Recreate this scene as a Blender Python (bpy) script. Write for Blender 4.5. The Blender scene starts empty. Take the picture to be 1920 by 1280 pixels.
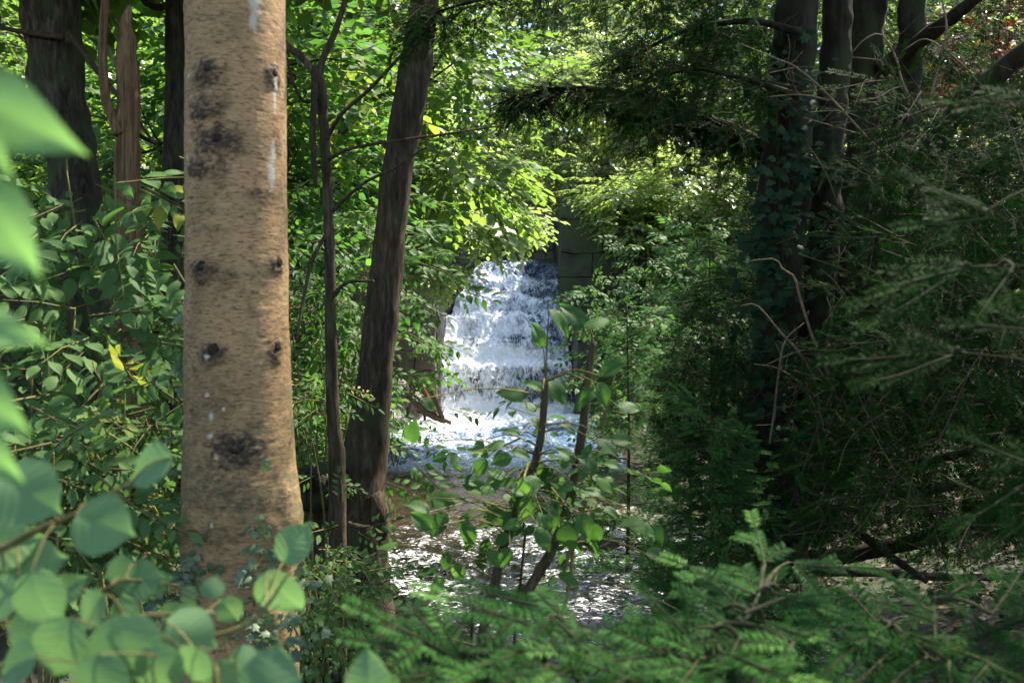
import bpy, math
import numpy as np
from math import radians as R

# ------------------------------------------------------------------ camera, sky, sun, exposure
scene = bpy.context.scene
COL = scene.collection
CAMZ = 2.1
FPX = 1867.0
cam_d = bpy.data.cameras.new("camera")
cam = bpy.data.objects.new("camera", cam_d)
COL.objects.link(cam)
cam.location = (0, 0, CAMZ)
cam.rotation_euler = (R(90), 0, 0)
cam_d.sensor_width = 36.0
cam_d.lens = 35.0
cam_d.clip_start = 0.02
cam_d.clip_end = 800
cam_d.dof.use_dof = True
cam_d.dof.focus_distance = 9.0
cam_d.dof.aperture_fstop = 4.8
cam_d.dof.aperture_blades = 7
scene.camera = cam

SUN_AZ, SUN_EL = 50.0, 56.0          # clockwise from +Y, above the horizon
world = bpy.data.worlds.new("World")
scene.world = world
world.use_nodes = True
wn = world.node_tree
sky = wn.nodes.new("ShaderNodeTexSky")
sky.sky_type = 'NISHITA'
sky.sun_disc = False
sky.sun_elevation = R(SUN_EL)
sky.sun_rotation = R(SUN_AZ)
sky.dust_density = 1.2
sky.ozone_density = 0.7
bg = wn.nodes["Background"]
wn.links.new(sky.outputs[0], bg.inputs[0])
bg.inputs[1].default_value = 0.15
sun_d = bpy.data.lights.new("sun", 'SUN')
sun_d.energy = 5.0
sun_d.angle = R(0.5)
sun_d.color = (1.0, 0.94, 0.84)
sun = bpy.data.objects.new("sun", sun_d)
COL.objects.link(sun)
sun.rotation_euler = (R(90 - SUN_EL), 0, R(180 - SUN_AZ))
sun.location = (20, 10, 40)
scene.view_settings.view_transform = 'Standard'
scene.view_settings.look = 'None'
scene.view_settings.gamma = 1.0
scene.view_settings.exposure = 1.75
scene.view_settings.use_white_balance = True      # camera balanced for open shade
scene.view_settings.white_balance_temperature = 6850
scene.view_settings.white_balance_tint = 10
cy = scene.cycles
cy.max_bounces = 8
cy.diffuse_bounces = 4
cy.glossy_bounces = 3
cy.transmission_bounces = 5
cy.transparent_max_bounces = 8
cy.caustics_reflective = False
cy.caustics_refractive = False
cy.sample_clamp_indirect = 6
cy.use_denoising = True

# ------------------------------------------------------------------ small maths
rng = np.random.default_rng(11)
A = lambda *a: np.array(a, dtype=np.float64)


def P(px, py, Y):
    return A((px - 960) / FPX * Y, Y, CAMZ - (py - 640) / FPX * Y)


def unit(v):
    v = np.asarray(v, float)
    return v / np.maximum(np.linalg.norm(v, axis=-1, keepdims=True), 1e-9)


def _h(ix, iy, iz):
    n = (ix.astype(np.int64) * 374761393 + iy.astype(np.int64) * 668265263 + iz.astype(np.int64) * 1440662683) & 0xFFFFFFFF
    n = ((n ^ (n >> 13)) * 1274126177) & 0xFFFFFFFF
    n = (n ^ (n >> 16)) & 0xFFFF
    return n / 32767.5 - 1.0


def vnoise(p):
    p = np.asarray(p, float)
    i = np.floor(p).astype(np.int64)
    f = p - i
    f = f * f * (3 - 2 * f)
    x, y, z = i[..., 0], i[..., 1], i[..., 2]
    u, v, w = f[..., 0], f[..., 1], f[..., 2]
    L = lambda a, b, t: a + (b - a) * t
    return L(L(L(_h(x, y, z), _h(x + 1, y, z), u), L(_h(x, y + 1, z), _h(x + 1, y + 1, z), u), v),
             L(L(_h(x, y, z + 1), _h(x + 1, y, z + 1), u), L(_h(x, y + 1, z + 1), _h(x + 1, y + 1, z + 1), u), v), w)


def fbm(p, o=4):
    p = np.asarray(p, float)
    s, a = 0, 0.5
    for k in range(o):
        s = s + a * vnoise(p + 17.3 * k)
        p = p * 2.03
        a *= 0.5
    return s


def catmull(pts, n):
    pts = np.asarray(pts, float)
    if len(pts) == 2:
        t = np.linspace(0, 1, n)[:, None]
        return pts[0] * (1 - t) + pts[1] * t
    q = np.vstack([2 * pts[0] - pts[1], pts, 2 * pts[-1] - pts[-2]])
    m = len(pts) - 1
    ts = np.linspace(0, m - 1e-6, n)
    k = ts.astype(int)
    t = (ts - k)[:, None]
    a, b, c, d = q[k], q[k + 1], q[k + 2], q[k + 3]
    return 0.5 * (2 * b + (c - a) * t + (2 * a - 5 * b + 4 * c - d) * t ** 2 + (3 * b - a - 3 * c + d) * t ** 3)


# ------------------------------------------------------------------ mesh accumulation and objects
WLOC = {}


class Geo:
    def __init__(s):
        s.V, s.F, s.T, s.M, s.n = [], [], [], [], 0
        s.extra = {}

    def add(s, V, F, tint=0.5, mat=0):
        V = np.asarray(V, float).reshape(-1, 3)
        F = np.asarray(F, np.int64)
        if len(V) == 0:
            return
        if F.shape[1] == 3:
            F = np.hstack([F, np.full((len(F), 1), -1 - s.n)])
        s.V.append(V)
        s.F.append(np.where(F < 0, -1, F + s.n))
        s.T.append(np.broadcast_to(np.asarray(tint, float), (len(V),)))
        s.M.append(np.full(len(F), mat))
        s.n += len(V)

    def inst(s, tpl, M, T, tint=0.5, mat=0):
        """bake copies of a template (V, F) with frames M (N,3,3; rows are the axes) and positions T"""
        V, F = tpl
        M = np.asarray(M, float)
        N = len(M)
        if N == 0:
            return
        W = np.einsum('vk,nkj->nvj', V, M) + np.asarray(T, float)[:, None, :]
        FF = (F[None] + (np.arange(N) * len(V))[:, None, None]).reshape(-1, F.shape[1])
        tt = np.repeat(np.broadcast_to(np.asarray(tint, float), (N,)), len(V))
        s.add(W.reshape(-1, 3), FF, tt, mat)

    def build(s, name, mats, parent=None, smooth=True):
        me = bpy.data.meshes.new(name)
        if s.V:
            V = np.concatenate(s.V)
            F = np.concatenate(s.F)
            T = np.concatenate(s.T)
            MI = np.concatenate(s.M)
            if parent is not None:
                V = V - WLOC[parent.name]
            cnt = np.where(F[:, 3] < 0, 3, 4)
            loops = F[F >= 0]
            me.vertices.add(len(V))
            me.vertices.foreach_set("co", V.astype(np.float32).ravel())
            me.loops.add(len(loops))
            me.loops.foreach_set("vertex_index", loops.astype(np.int32))
            me.polygons.add(len(F))
            st = np.concatenate([[0], np.cumsum(cnt)[:-1]]).astype(np.int32)
            me.polygons.foreach_set("loop_start", st)
            me.polygons.foreach_set("material_index", MI.astype(np.int32))
            me.polygons.foreach_set("use_smooth", np.full(len(F), smooth))
            me.update(calc_edges=True)
            at = me.attributes.new("tint", 'FLOAT', 'POINT')
            at.data.foreach_set("value", T.astype(np.float32))
            for k, v in s.extra.items():
                at = me.attributes.new(k, 'FLOAT', 'POINT')
                at.data.foreach_set("value", np.concatenate(v).astype(np.float32))
        for m in (mats if isinstance(mats, (list, tuple)) else [mats]):
            me.materials.append(m)
        o = bpy.data.objects.new(name, me)
        COL.objects.link(o)
        if parent is not None:
            o.parent = parent
            WLOC[o.name] = WLOC[parent.name]
        else:
            WLOC[o.name] = A(0, 0, 0)
        return o


def tag(o, label=None, cat=None, group=None, kind=None):
    if label: o["label"] = label
    if cat: o["category"] = cat
    if group: o["group"] = group
    if kind: o["kind"] = kind
    return o


def thing(name, label, cat, loc, group=None):
    o = bpy.data.objects.new(name, None)
    o.empty_display_size = 0.1
    COL.objects.link(o)
    o.location = tuple(float(c) for c in loc)
    WLOC[o.name] = np.asarray(loc, float)
    return tag(o, label, cat, group)


def tube(pts, rad, n=8, rough=0.0, freq=3.0, cap=True):
    pts = np.asarray(pts, float)
    rad = np.asarray(rad, float)
    m = len(pts)
    tan = unit(np.gradient(pts, axis=0))
    ref = A(0, 0, 1) if abs(tan[0][2]) < 0.8 else A(1, 0, 0)
    u = unit(np.cross(tan[0], ref))
    U = np.empty((m, 3))
    for i in range(m):
        u = unit(u - tan[i] * np.dot(u, tan[i]))
        U[i] = u
    W = np.cross(tan, U)
    a = np.linspace(0, 2 * np.pi, n, endpoint=False)
    ring = U[:, None, :] * np.cos(a)[None, :, None] + W[:, None, :] * np.sin(a)[None, :, None]
    r = np.broadcast_to(rad[:, None], (m, n))
    if rough:
        r = r * (1 + rough * fbm((pts[:, None, :] + ring * rad[:, None, None]) * freq / max(rad.mean(), 0.01) * 0.25, 3))
    V = (pts[:, None, :] + ring * r[..., None]).reshape(-1, 3)
    i = np.arange(m - 1)[:, None] * n
    j = np.arange(n)[None]
    j2 = (j + 1) % n
    F = np.stack([i + j, i + j2, i + n + j2, i + n + j], -1).reshape(-1, 4)
    if cap:
        V = np.vstack([V, pts[0], pts[-1]])
        c0, c1 = m * n, m * n + 1
        k = np.arange(n)
        k2 = (k + 1) % n
        F = np.vstack([F, np.stack([k2, k, np.full(n, c0), np.full(n, c0)], -1)])
        e = (m - 1) * n
        F2 = np.stack([e + k, e + k2, np.full(n, c1)], -1)
        return V, F[:len(F) - n], np.vstack([np.stack([k2, k, np.full(n, c0)], -1), F2])
    return V, F, None


def add_tube(g, pts, rad, n=8, rough=0.0, freq=3.0, tint=0.5, mat=0, steps=None, cap=True):
    pts = np.asarray(pts, float)
    rad = np.atleast_1d(np.asarray(rad, float))
    if len(rad) == 1: rad = np.repeat(rad, len(pts))
    if steps:
        t = np.linspace(0, len(pts) - 1, steps)
        rr = np.interp(t, np.arange(len(pts)), rad)
        pts, rad = catmull(pts, steps), rr
    V, F, C = tube(pts, rad, n, rough, freq, cap)
    base = g.n
    g.add(V, F, tint, mat)
    if C is not None:
        g.F.append(np.hstack([C + base, np.full((len(C), 1), -1)]))
        g.M.append(np.full(len(C), mat))


def pxpath(lst, Y):
    """[(px, py, width px), ...] at depth Y (a number or one per point) -> points, radii"""
    Ys = np.broadcast_to(np.asarray(Y, float), (len(lst),))
    pts = np.array([P(a, b, y) for (a, b, w), y in zip(lst, Ys)])
    rad = np.array([w / FPX * y / 2 for (a, b, w), y in zip(lst, Ys)])
    return pts, rad


# ------------------------------------------------------------------ materials
def newmat(name):
    m = bpy.data.materials.new(name)
    m.use_nodes = True
    nt = m.node_tree
    b = nt.nodes["Principled BSDF"]
    return m, nt, b, nt.nodes["Material Output"]


def N(nt, t, **kw):
    n = nt.nodes.new(t)
    for k, v in kw.items(): setattr(n, k, v)
    return n


def ramp(nt, stops, interp='LINEAR'):
    n = nt.nodes.new("ShaderNodeValToRGB")
    n.color_ramp.interpolation = interp
    el = n.color_ramp.elements
    while len(el) < len(stops): el.new(0.5)
    for e, (p, c) in zip(el, stops):
        e.position = p
        e.color = (*c, 1) if len(c) == 3 else c
    return n


def coords(nt, scale, kind="Object"):
    tc = N(nt, "ShaderNodeTexCoord")
    mp = N(nt, "ShaderNodeMapping")
    mp.inputs["Scale"].default_value = scale
    nt.links.new(tc.outputs[kind], mp.inputs[0])
    return mp.outputs[0]


def noise(nt, vec, scale, detail=4, rough=0.6, dist=0.0):
    n = N(nt, "ShaderNodeTexNoise")
    n.inputs["Scale"].default_value = scale
    n.inputs["Detail"].default_value = detail
    n.inputs["Roughness"].default_value = rough
    n.inputs["Distortion"].default_value = dist
    if vec is not None: nt.links.new(vec, n.inputs["Vector"])
    return n


def mixc(nt, fac, a, b, blend='MIX'):
    n = N(nt, "ShaderNodeMix", data_type='RGBA', blend_type=blend)
    for s, v in ((n.inputs[0], fac), (n.inputs[6], a), (n.inputs[7], b)):
        if isinstance(v, (int, float)): s.default_value = v
        elif isinstance(v, tuple): s.default_value = (*v, 1)
        else: nt.links.new(v, s)
    return n.outputs[2]


def attr(nt, name):
    n = N(nt, "ShaderNodeAttribute")
    n.attribute_name = name
    return n.outputs["Fac"]


def bump(nt, h, strength, dist, b):
    n = N(nt, "ShaderNodeBump")
    n.inputs["Strength"].default_value = strength
    n.inputs["Distance"].default_value = dist
    nt.links.new(h, n.inputs["Height"])
    nt.links.new(n.outputs[0], b.inputs["Normal"])


def leaf_mat(name, dark, mid, light, trans, tfac=0.4, rough=0.45, spec=0.35, yellow=None):
    m, nt, b, out = newmat(name)
    stops = [(0.0, dark), (0.5, mid), (0.9, light)]
    if yellow: stops.append((0.985, yellow))
    r = ramp(nt, stops)
    nz = noise(nt, coords(nt, (1, 1, 1)), 23, 2)
    add = N(nt, "ShaderNodeMath", operation='MULTIPLY_ADD')
    nt.links.new(nz.outputs[0], add.inputs[0])
    add.inputs[1].default_value = 0.3
    sub = N(nt, "ShaderNodeMath", operation='SUBTRACT')
    nt.links.new(attr(nt, "tint"), sub.inputs[0])
    sub.inputs[1].default_value = 0.15
    nt.links.new(sub.outputs[0], add.inputs[2])
    nt.links.new(add.outputs[0], r.inputs[0])
    nt.links.new(r.outputs[0], b.inputs["Base Color"])
    b.inputs["Roughness"].default_value = rough
    b.inputs["Specular IOR Level"].default_value = spec
    tr = N(nt, "ShaderNodeBsdfTranslucent")
    tc = mixc(nt, 1.0, r.outputs[0], trans, 'MULTIPLY')
    nt.links.new(tc, tr.inputs[0])
    mx = N(nt, "ShaderNodeMixShader")
    mx.inputs[0].default_value = tfac
    nt.links.new(b.outputs[0], mx.inputs[1])
    nt.links.new(tr.outputs[0], mx.inputs[2])
    nt.links.new(mx.outputs[0], out.inputs[0])
    return m


def bark_mat(name, c0, c1, c2, sc=(14, 14, 3), bstr=0.6, moss=None, mossamt=0.0, rough=0.85):
    m, nt, b, out = newmat(name)
    v = coords(nt, sc)
    n1 = noise(nt, v, 1.6, 7, 0.68, 0.4)
    r = ramp(nt, [(0.3, c0), (0.5, c1), (0.72, c2)])
    nt.links.new(n1.outputs[0], r.inputs[0])
    c = r.outputs[0]
    n2 = noise(nt, coords(nt, (1, 1, 0.6)), 3.0, 5, 0.65)
    r2 = ramp(nt, [(0.35, (0.55, 0.55, 0.55)), (0.65, (1.25, 1.2, 1.1))])
    nt.links.new(n2.outputs[0], r2.inputs[0])
    c = mixc(nt, 0.8, c, r2.outputs[0], 'MULTIPLY')
    if moss:
        n3 = noise(nt, coords(nt, (1, 1, 0.7)), 4.5, 6, 0.7)
        r3 = ramp(nt, [(0.62 - mossamt * 0.4, (0, 0, 0)), (0.74 - mossamt * 0.4, (1, 1, 1))])
        nt.links.new(n3.outputs[0], r3.inputs[0])
        c = mixc(nt, r3.outputs[0], c, moss)
    nt.links.new(c, b.inputs["Base Color"])
    b.inputs["Roughness"].default_value = rough
    b.inputs["Specular IOR Level"].default_value = 0.2
    bump(nt, n1.outputs[0], bstr, 0.02, b)
    return m


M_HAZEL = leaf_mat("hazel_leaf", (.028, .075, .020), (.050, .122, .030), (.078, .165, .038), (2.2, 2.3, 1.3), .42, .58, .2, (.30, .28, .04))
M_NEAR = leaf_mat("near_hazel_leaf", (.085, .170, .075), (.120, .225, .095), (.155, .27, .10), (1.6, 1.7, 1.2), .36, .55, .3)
M_BLUR = leaf_mat("pale_near_leaf", (.13, .27, .09), (.16, .31, .11), (.19, .34, .12), (1.6, 1.7, 1.2), .42, .5, .3)
M_ELDER = leaf_mat("elder_leaf", (.046, .098, .036), (.076, .148, .052), (.110, .190, .060), (1.8, 1.9, 1.1), .36, .62, .12, (.25, .25, .04))
M_TREE = leaf_mat("tree_leaf", (.042, .084, .020), (.074, .132, .032), (.115, .178, .046), (2.5, 2.55, 1.35), .46, .36, .5)
M_LIME = leaf_mat("lime_leaf", (.080, .130, .036), (.125, .185, .060), (.18, .24, .095), (2.4, 2.4, 1.5), .46, .30, .75)
M_FAR = leaf_mat("far_leaf", (.060, .098, .042), (.105, .150, .068), (.155, .205, .10), (2.5, 2.5, 1.4), .45, .36, .6)  # paler colours stand in for distance haze
for _m in (M_NEAR, M_HAZEL, M_BLUR):
    _nt = _m.node_tree
    _b = _nt.nodes['Principled BSDF']
    _src = _b.inputs['Base Color'].links[0].from_socket
    _n = noise(_nt, coords(_nt, (1, 1, 1)), 48, 3, 0.6)
    _r = ramp(_nt, [(0.66, (0, 0, 0)), (0.74, (.8, .8, .8))])
    _nt.links.new(_n.outputs[0], _r.inputs[0])
    _nt.links.new(mixc(_nt, _r.outputs[0], _src, (.13, .10, .035)), _b.inputs['Base Color'])
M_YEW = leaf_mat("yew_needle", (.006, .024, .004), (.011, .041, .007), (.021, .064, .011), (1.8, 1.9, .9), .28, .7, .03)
M_FIR = leaf_mat("fir_needle", (.015, .054, .014), (.052, .150, .034), (.120, .260, .058), (1.7, 1.8, 1.0), .30, .66, .06)
M_FIRD = leaf_mat("dark_fir_needle", (.010, .042, .011), (.020, .072, .016), (.038, .112, .024), (1.8, 1.9, 1.0), .3, .7, .04)
M_IVY = leaf_mat("ivy_leaf", (.036, .066, .032), (.064, .105, .050), (.13, .175, .10), (1.3, 1.5, 1.0), .2, .5, .3)
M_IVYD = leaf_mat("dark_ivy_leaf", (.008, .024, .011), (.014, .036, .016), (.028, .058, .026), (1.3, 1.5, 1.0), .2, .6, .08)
M_DEADLEAF = leaf_mat("dead_leaf", (.075, .040, .018), (.14, .080, .035), (.24, .16, .08), (1.3, 1.1, .8), .2, .6, .25)
M_RUST = leaf_mat("rust_leaf", (.06, .018, .007), (.11, .034, .012), (.17, .07, .02), (1.6, 1.2, .8), .3, .6, .25)

M_BARK_GREY = bark_mat("grey_brown_bark", (.016, .012, .008), (.058, .043, .028), (.14, .115, .082), (20, 20, 3.4), 0.9, (.05, .055, .025), .22)
M_BARK_DARK = bark_mat("dark_ridged_bark", (.006, .005, .003), (.030, .024, .016), (.11, .10, .075), (17, 17, 2.6), 1.0, (.035, .045, .018), .36)
M_BARK_SNAG = bark_mat("dead_snag_wood", (.018, .011, .006), (.13, .078, .040), (.30, .20, .11), (26, 26, 1.1), 0.9)
M_BARK_YEW = bark_mat("mossy_yew_bark", (.005, .004, .002), (.018, .014, .008), (.045, .036, .020), (12, 12, 2), 1.0, (.024, .030, .009), .3)
M_BARK_MOSS = bark_mat("mossy_stem_bark", (.018, .014, .008), (.065, .052, .030), (.13, .11, .06), (20, 20, 4), 0.7, (.06, .085, .02), .4)
M_TWIG = bark_mat("dead_twig_bark", (.07, .052, .034), (.15, .115, .075), (.24, .19, .13), (30, 30, 30), 0.3)
M_TWIGD = bark_mat("brown_twig_bark", (.018, .012, .008), (.045, .032, .020), (.08, .06, .04), (30, 30, 30), 0.3)
M_STEM = bark_mat("green_brown_stem", (.07, .075, .03), (.14, .13, .05), (.2, .17, .08), (30, 30, 30), 0.2)
M_GSTEM = bark_mat("dark_green_stem", (.016, .020, .008), (.036, .042, .016), (.06, .06, .026), (30, 30, 30), 0.2)
M_ORANGE = bark_mat("orange_wet_wood", (.03, .016, .008), (.12, .055, .026), (.26, .14, .07), (15, 15, 15), 0.4)


def stone_mat(name, c0, c1, c2, moss=(.035, .05, .015), amt=.25, rough=0.75):
    m, nt, b, out = newmat(name)
    n1 = noise(nt, coords(nt, (1, 1, 1)), 2.2, 8, 0.68, 0.3)
    r = ramp(nt, [(0.3, c0), (0.5, c1), (0.72, c2)])
    nt.links.new(n1.outputs[0], r.inputs[0])
    n3 = noise(nt, coords(nt, (1, 1, 1)), 1.3, 7, 0.7)
    r3 = ramp(nt, [(0.66 - amt * 0.4, (0, 0, 0)), (0.76 - amt * 0.4, (1, 1, 1))])
    nt.links.new(n3.outputs[0], r3.inputs[0])
    c = mixc(nt, r3.outputs[0], r.outputs[0], moss)
    nt.links.new(c, b.inputs["Base Color"])
    b.inputs["Roughness"].default_value = rough
    n4 = noise(nt, coords(nt, (1, 1, 1)), 9, 6, 0.7)
    bump(nt, n4.outputs[0], 0.7, 0.05, b)
    return m


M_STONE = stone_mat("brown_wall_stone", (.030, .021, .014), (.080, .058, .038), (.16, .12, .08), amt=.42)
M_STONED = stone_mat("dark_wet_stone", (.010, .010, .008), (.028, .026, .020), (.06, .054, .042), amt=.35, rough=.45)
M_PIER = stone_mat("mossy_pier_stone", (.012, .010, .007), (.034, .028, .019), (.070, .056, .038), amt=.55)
M_CONC = stone_mat("weathered_concrete", (.07, .06, .045), (.15, .13, .10), (.24, .21, .17), amt=.2)


def ground_mat():
    m, nt, b, out = newmat("leaf_litter_soil")
    n1 = noise(nt, coords(nt, (1, 1, 1)), 7, 8, 0.72, 0.5)
    r = ramp(nt, [(0.3, (.008, .006, .004)), (0.5, (.026, .018, .010)), (0.7, (.060, .040, .022))])
    nt.links.new(n1.outputs[0], r.inputs[0])
    n3 = noise(nt, coords(nt, (1, 1, 1)), 0.9, 6, 0.7)
    r3 = ramp(nt, [(0.48, (0, 0, 0)), (0.62, (1, 1, 1))])
    nt.links.new(n3.outputs[0], r3.inputs[0])
    c = mixc(nt, r3.outputs[0], r.outputs[0], (.030, .048, .015))
    nt.links.new(c, b.inputs["Base Color"])
    b.inputs["Roughness"].default_value = 0.9
    bump(nt, n1.outputs[0], 0.8, 0.06, b)
    return m


M_GROUND = ground_mat()


def bed_mat():
    m, nt, b, out = newmat("gravel_riverbed")
    v = N(nt, "ShaderNodeTexVoronoi")
    v.inputs["Scale"].default_value = 9
    nt.links.new(coords(nt, (1, 1, 1)), v.inputs["Vector"])
    r = ramp(nt, [(0.0, (.020, .014, .008)), (0.5, (.060, .042, .024)), (1.0, (.13, .095, .058))])
    nt.links.new(v.outputs["Color"], r.inputs[0])
    n1 = noise(nt, coords(nt, (1, 1, 1)), 3, 6, 0.7)
    r2 = ramp(nt, [(0.3, (.35, .35, .35)), (0.65, (1.1, 1.05, 1))])
    nt.links.new(n1.outputs[0], r2.inputs[0])
    c = mixc(nt, 1.0, r.outputs[0], r2.outputs[0], 'MULTIPLY')
    nt.links.new(c, b.inputs["Base Color"])
    b.inputs["Roughness"].default_value = 0.6
    return m


def water_mat():
    m, nt, b, out = newmat("stream_water")
    nt.nodes.remove(b)
    tr = N(nt, "ShaderNodeBsdfTransparent")
    nt.links.new(mixc(nt, attr(nt, "shallow"), (.13, .16, .17), (.62, .58, .48)), tr.inputs[0])
    gl = N(nt, "ShaderNodeBsdfGlossy")
    gl.inputs["Roughness"].default_value = 0.06
    gl.inputs[0].default_value = (1, 1, 1, 1)
    n1 = noise(nt, coords(nt, (1, 1, 1)), 13, 4, 0.6, 0.6)
    bp = N(nt, "ShaderNodeBump")
    bp.inputs["Strength"].default_value = 0.6
    bp.inputs["Distance"].default_value = 0.03
    nt.links.new(n1.outputs[0], bp.inputs["Height"])
    fr = N(nt, "ShaderNodeFresnel")
    fr.inputs[0].default_value = 1.42
    nt.links.new(bp.outputs[0], fr.inputs["Normal"])
    nt.links.new(bp.outputs[0], gl.inputs["Normal"])
    mx = N(nt, "ShaderNodeMixShader")
    nt.links.new(fr.outputs[0], mx.inputs[0])
    nt.links.new(tr.outputs[0], mx.inputs[1])
    nt.links.new(gl.outputs[0], mx.inputs[2])
    ae = N(nt, "ShaderNodeBsdfDiffuse")     # milky aerated water of the deep pool, sky-blue reflection put into its colour
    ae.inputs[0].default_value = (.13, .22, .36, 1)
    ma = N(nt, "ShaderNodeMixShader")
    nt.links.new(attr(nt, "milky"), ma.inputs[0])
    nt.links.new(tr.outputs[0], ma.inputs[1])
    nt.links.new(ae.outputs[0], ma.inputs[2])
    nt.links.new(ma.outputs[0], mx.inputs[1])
    # white water where the stream is churned below the fall, plus painted sky glints
    fo = N(nt, "ShaderNodeBsdfDiffuse")
    fo.inputs[0].default_value = (.82, .84, .86, 1)
    n2 = noise(nt, coords(nt, (.8, 1.7, 1)), 19.0, 7, 0.72, 0.8)
    ad = N(nt, "ShaderNodeMath", operation='ADD')
    nt.links.new(n2.outputs[0], ad.inputs[0])
    nt.links.new(attr(nt, "foam"), ad.inputs[1])
    rr = ramp(nt, [(0.87, (0, 0, 0)), (.95, (1, 1, 1))])
    nt.links.new(ad.outputs[0], rr.inputs[0])
    m2 = N(nt, "ShaderNodeMixShader")
    nt.links.new(rr.outputs[0], m2.inputs[0])
    nt.links.new(mx.outputs[0], m2.inputs[1])
    nt.links.new(fo.outputs[0], m2.inputs[2])
    nt.links.new(m2.outputs[0], out.inputs[0])
    return m


def fall_mat():
    m, nt, b, out = newmat("falling_water")
    b.inputs["Base Color"].default_value = (.024, .048, .078, 1)  # blue of the reflected sky put into the water colour
    b.inputs["Roughness"].default_value = 0.12
    b.inputs["IOR"].default_value = 1.5
    n1 = noise(nt, coords(nt, (1.0, .45, .55)), 7.5, 9, 0.70, 1.1)
    ad = N(nt, "ShaderNodeMath", operation='ADD')
    nt.links.new(n1.outputs[0], ad.inputs[0])
    nt.links.new(attr(nt, "foam"), ad.inputs[1])
    rr = ramp(nt, [(0.78, (0, 0, 0)), (1.06, (1, 1, 1))])
    nt.links.new(ad.outputs[0], rr.inputs[0])
    n4 = noise(nt, coords(nt, (1, .6, .6)), 16, 6, 0.7)
    bump(nt, n4.outputs[0], 0.9, 0.06, b)
    fo = N(nt, "ShaderNodeBsdfDiffuse")
    fo.inputs[0].default_value = (.84, .86, .88, 1)
    m2 = N(nt, "ShaderNodeMixShader")
    nt.links.new(rr.outputs[0], m2.inputs[0])
    nt.links.new(b.outputs[0], m2.inputs[1])
    nt.links.new(fo.outputs[0], m2.inputs[2])
    nt.links.new(m2.outputs[0], out.inputs[0])
    return m


def spray_mat():
    m, nt, b, out = newmat("white_spray")
    nt.nodes.remove(b)
    d = N(nt, "ShaderNodeBsdfDiffuse")
    d.inputs[0].default_value = (.86, .88, .9, 1)
    t = N(nt, "ShaderNodeBsdfTranslucent")
    t.inputs[0].default_value = (.86, .88, .9, 1)
    mx = N(nt, "ShaderNodeMixShader")
    mx.inputs[0].default_value = 0.35
    nt.links.new(d.outputs[0], mx.inputs[1])
    nt.links.new(t.outputs[0], mx.inputs[2])
    nt.links.new(mx.outputs[0], out.inputs[0])
    return m


def trunk_mat():
    """smooth tan bark with fine level flecks; stain, pale and moss come from the bark's own marks"""
    m, nt, b, out = newmat("tan_flecked_bark")
    v = coords(nt, (40, 40, 150))
    n1 = noise(nt, v, 1.0, 6, 0.7, 0.6)
    r = ramp(nt, [(0.33, (.050, .026, .013)), (0.41, (.18, .108, .054)), (0.50, (.315, .196, .098)), (0.75, (.40, .27, .15))])
    nt.links.new(n1.outputs[0], r.inputs[0])
    n2 = noise(nt, coords(nt, (1, 1, .8)), 7, 6, 0.65)
    r2 = ramp(nt, [(0.32, (.58, .60, .50)), (0.5, (.95, .95, .9)), (0.68, (1.18, 1.08, 1.0))])
    nt.links.new(n2.outputs[0], r2.inputs[0])
    c = mixc(nt, 0.85, r.outputs[0], r2.outputs[0], 'MULTIPLY')
    nm = noise(nt, coords(nt, (1, 1, 1)), 30, 4, 0.7)
    mm = N(nt, "ShaderNodeMath", operation='MULTIPLY')
    rm = ramp(nt, [(0.35, (.2, .2, .2)), (0.6, (1, 1, 1))])
    nt.links.new(nm.outputs[0], rm.inputs[0])
    nt.links.new(attr(nt, "moss"), mm.inputs[0])
    nt.links.new(rm.outputs[0], mm.inputs[1])
    c = mixc(nt, mm.outputs[0], c, (.085, .085, .035))
    c = mixc(nt, attr(nt, "stain"), c, (.016, .012, .010))
    c = mixc(nt, attr(nt, "pale"), c, (.46, .42, .34))
    nt.links.new(c, b.inputs["Base Color"])
    b.inputs["Roughness"].default_value = 0.75
    b.inputs["Specular IOR Level"].default_value = 0.25
    bump(nt, n1.outputs[0], 0.4, 0.005, b)
    return m


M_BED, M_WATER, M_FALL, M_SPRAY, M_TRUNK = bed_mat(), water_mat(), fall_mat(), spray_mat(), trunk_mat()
M_KNOT = bark_mat("dark_knot_bark", (.008, .006, .005), (.030, .022, .016), (.12, .09, .06), (40, 40, 40), 0.8)


# ------------------------------------------------------------------ terrain, stream, waterfall
YS = [0, 3.5, 5.5, 7.0, 8.5, 10.6, 12.3, 16.3, 20.0, 22.4, 27, 40]
XL = [-.6, -.9, -1.15, -1.22, -1.32, -1.55, -1.78, -1.95, -2.35, -2.2, -1.2, -2.0]
XR = [6.0, 5.0, 2.6, 1.8, 1.55, 1.65, 1.6, 1.4, 1.5, 1.6, 1.35, 2.0]
ZW = lambda y: np.interp(y, [0, 6, 12, 18, 22.2, 26.9, 27.1, 60], [0, 0, .06, .25, .42, .5, 4.2, 4.6])


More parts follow.
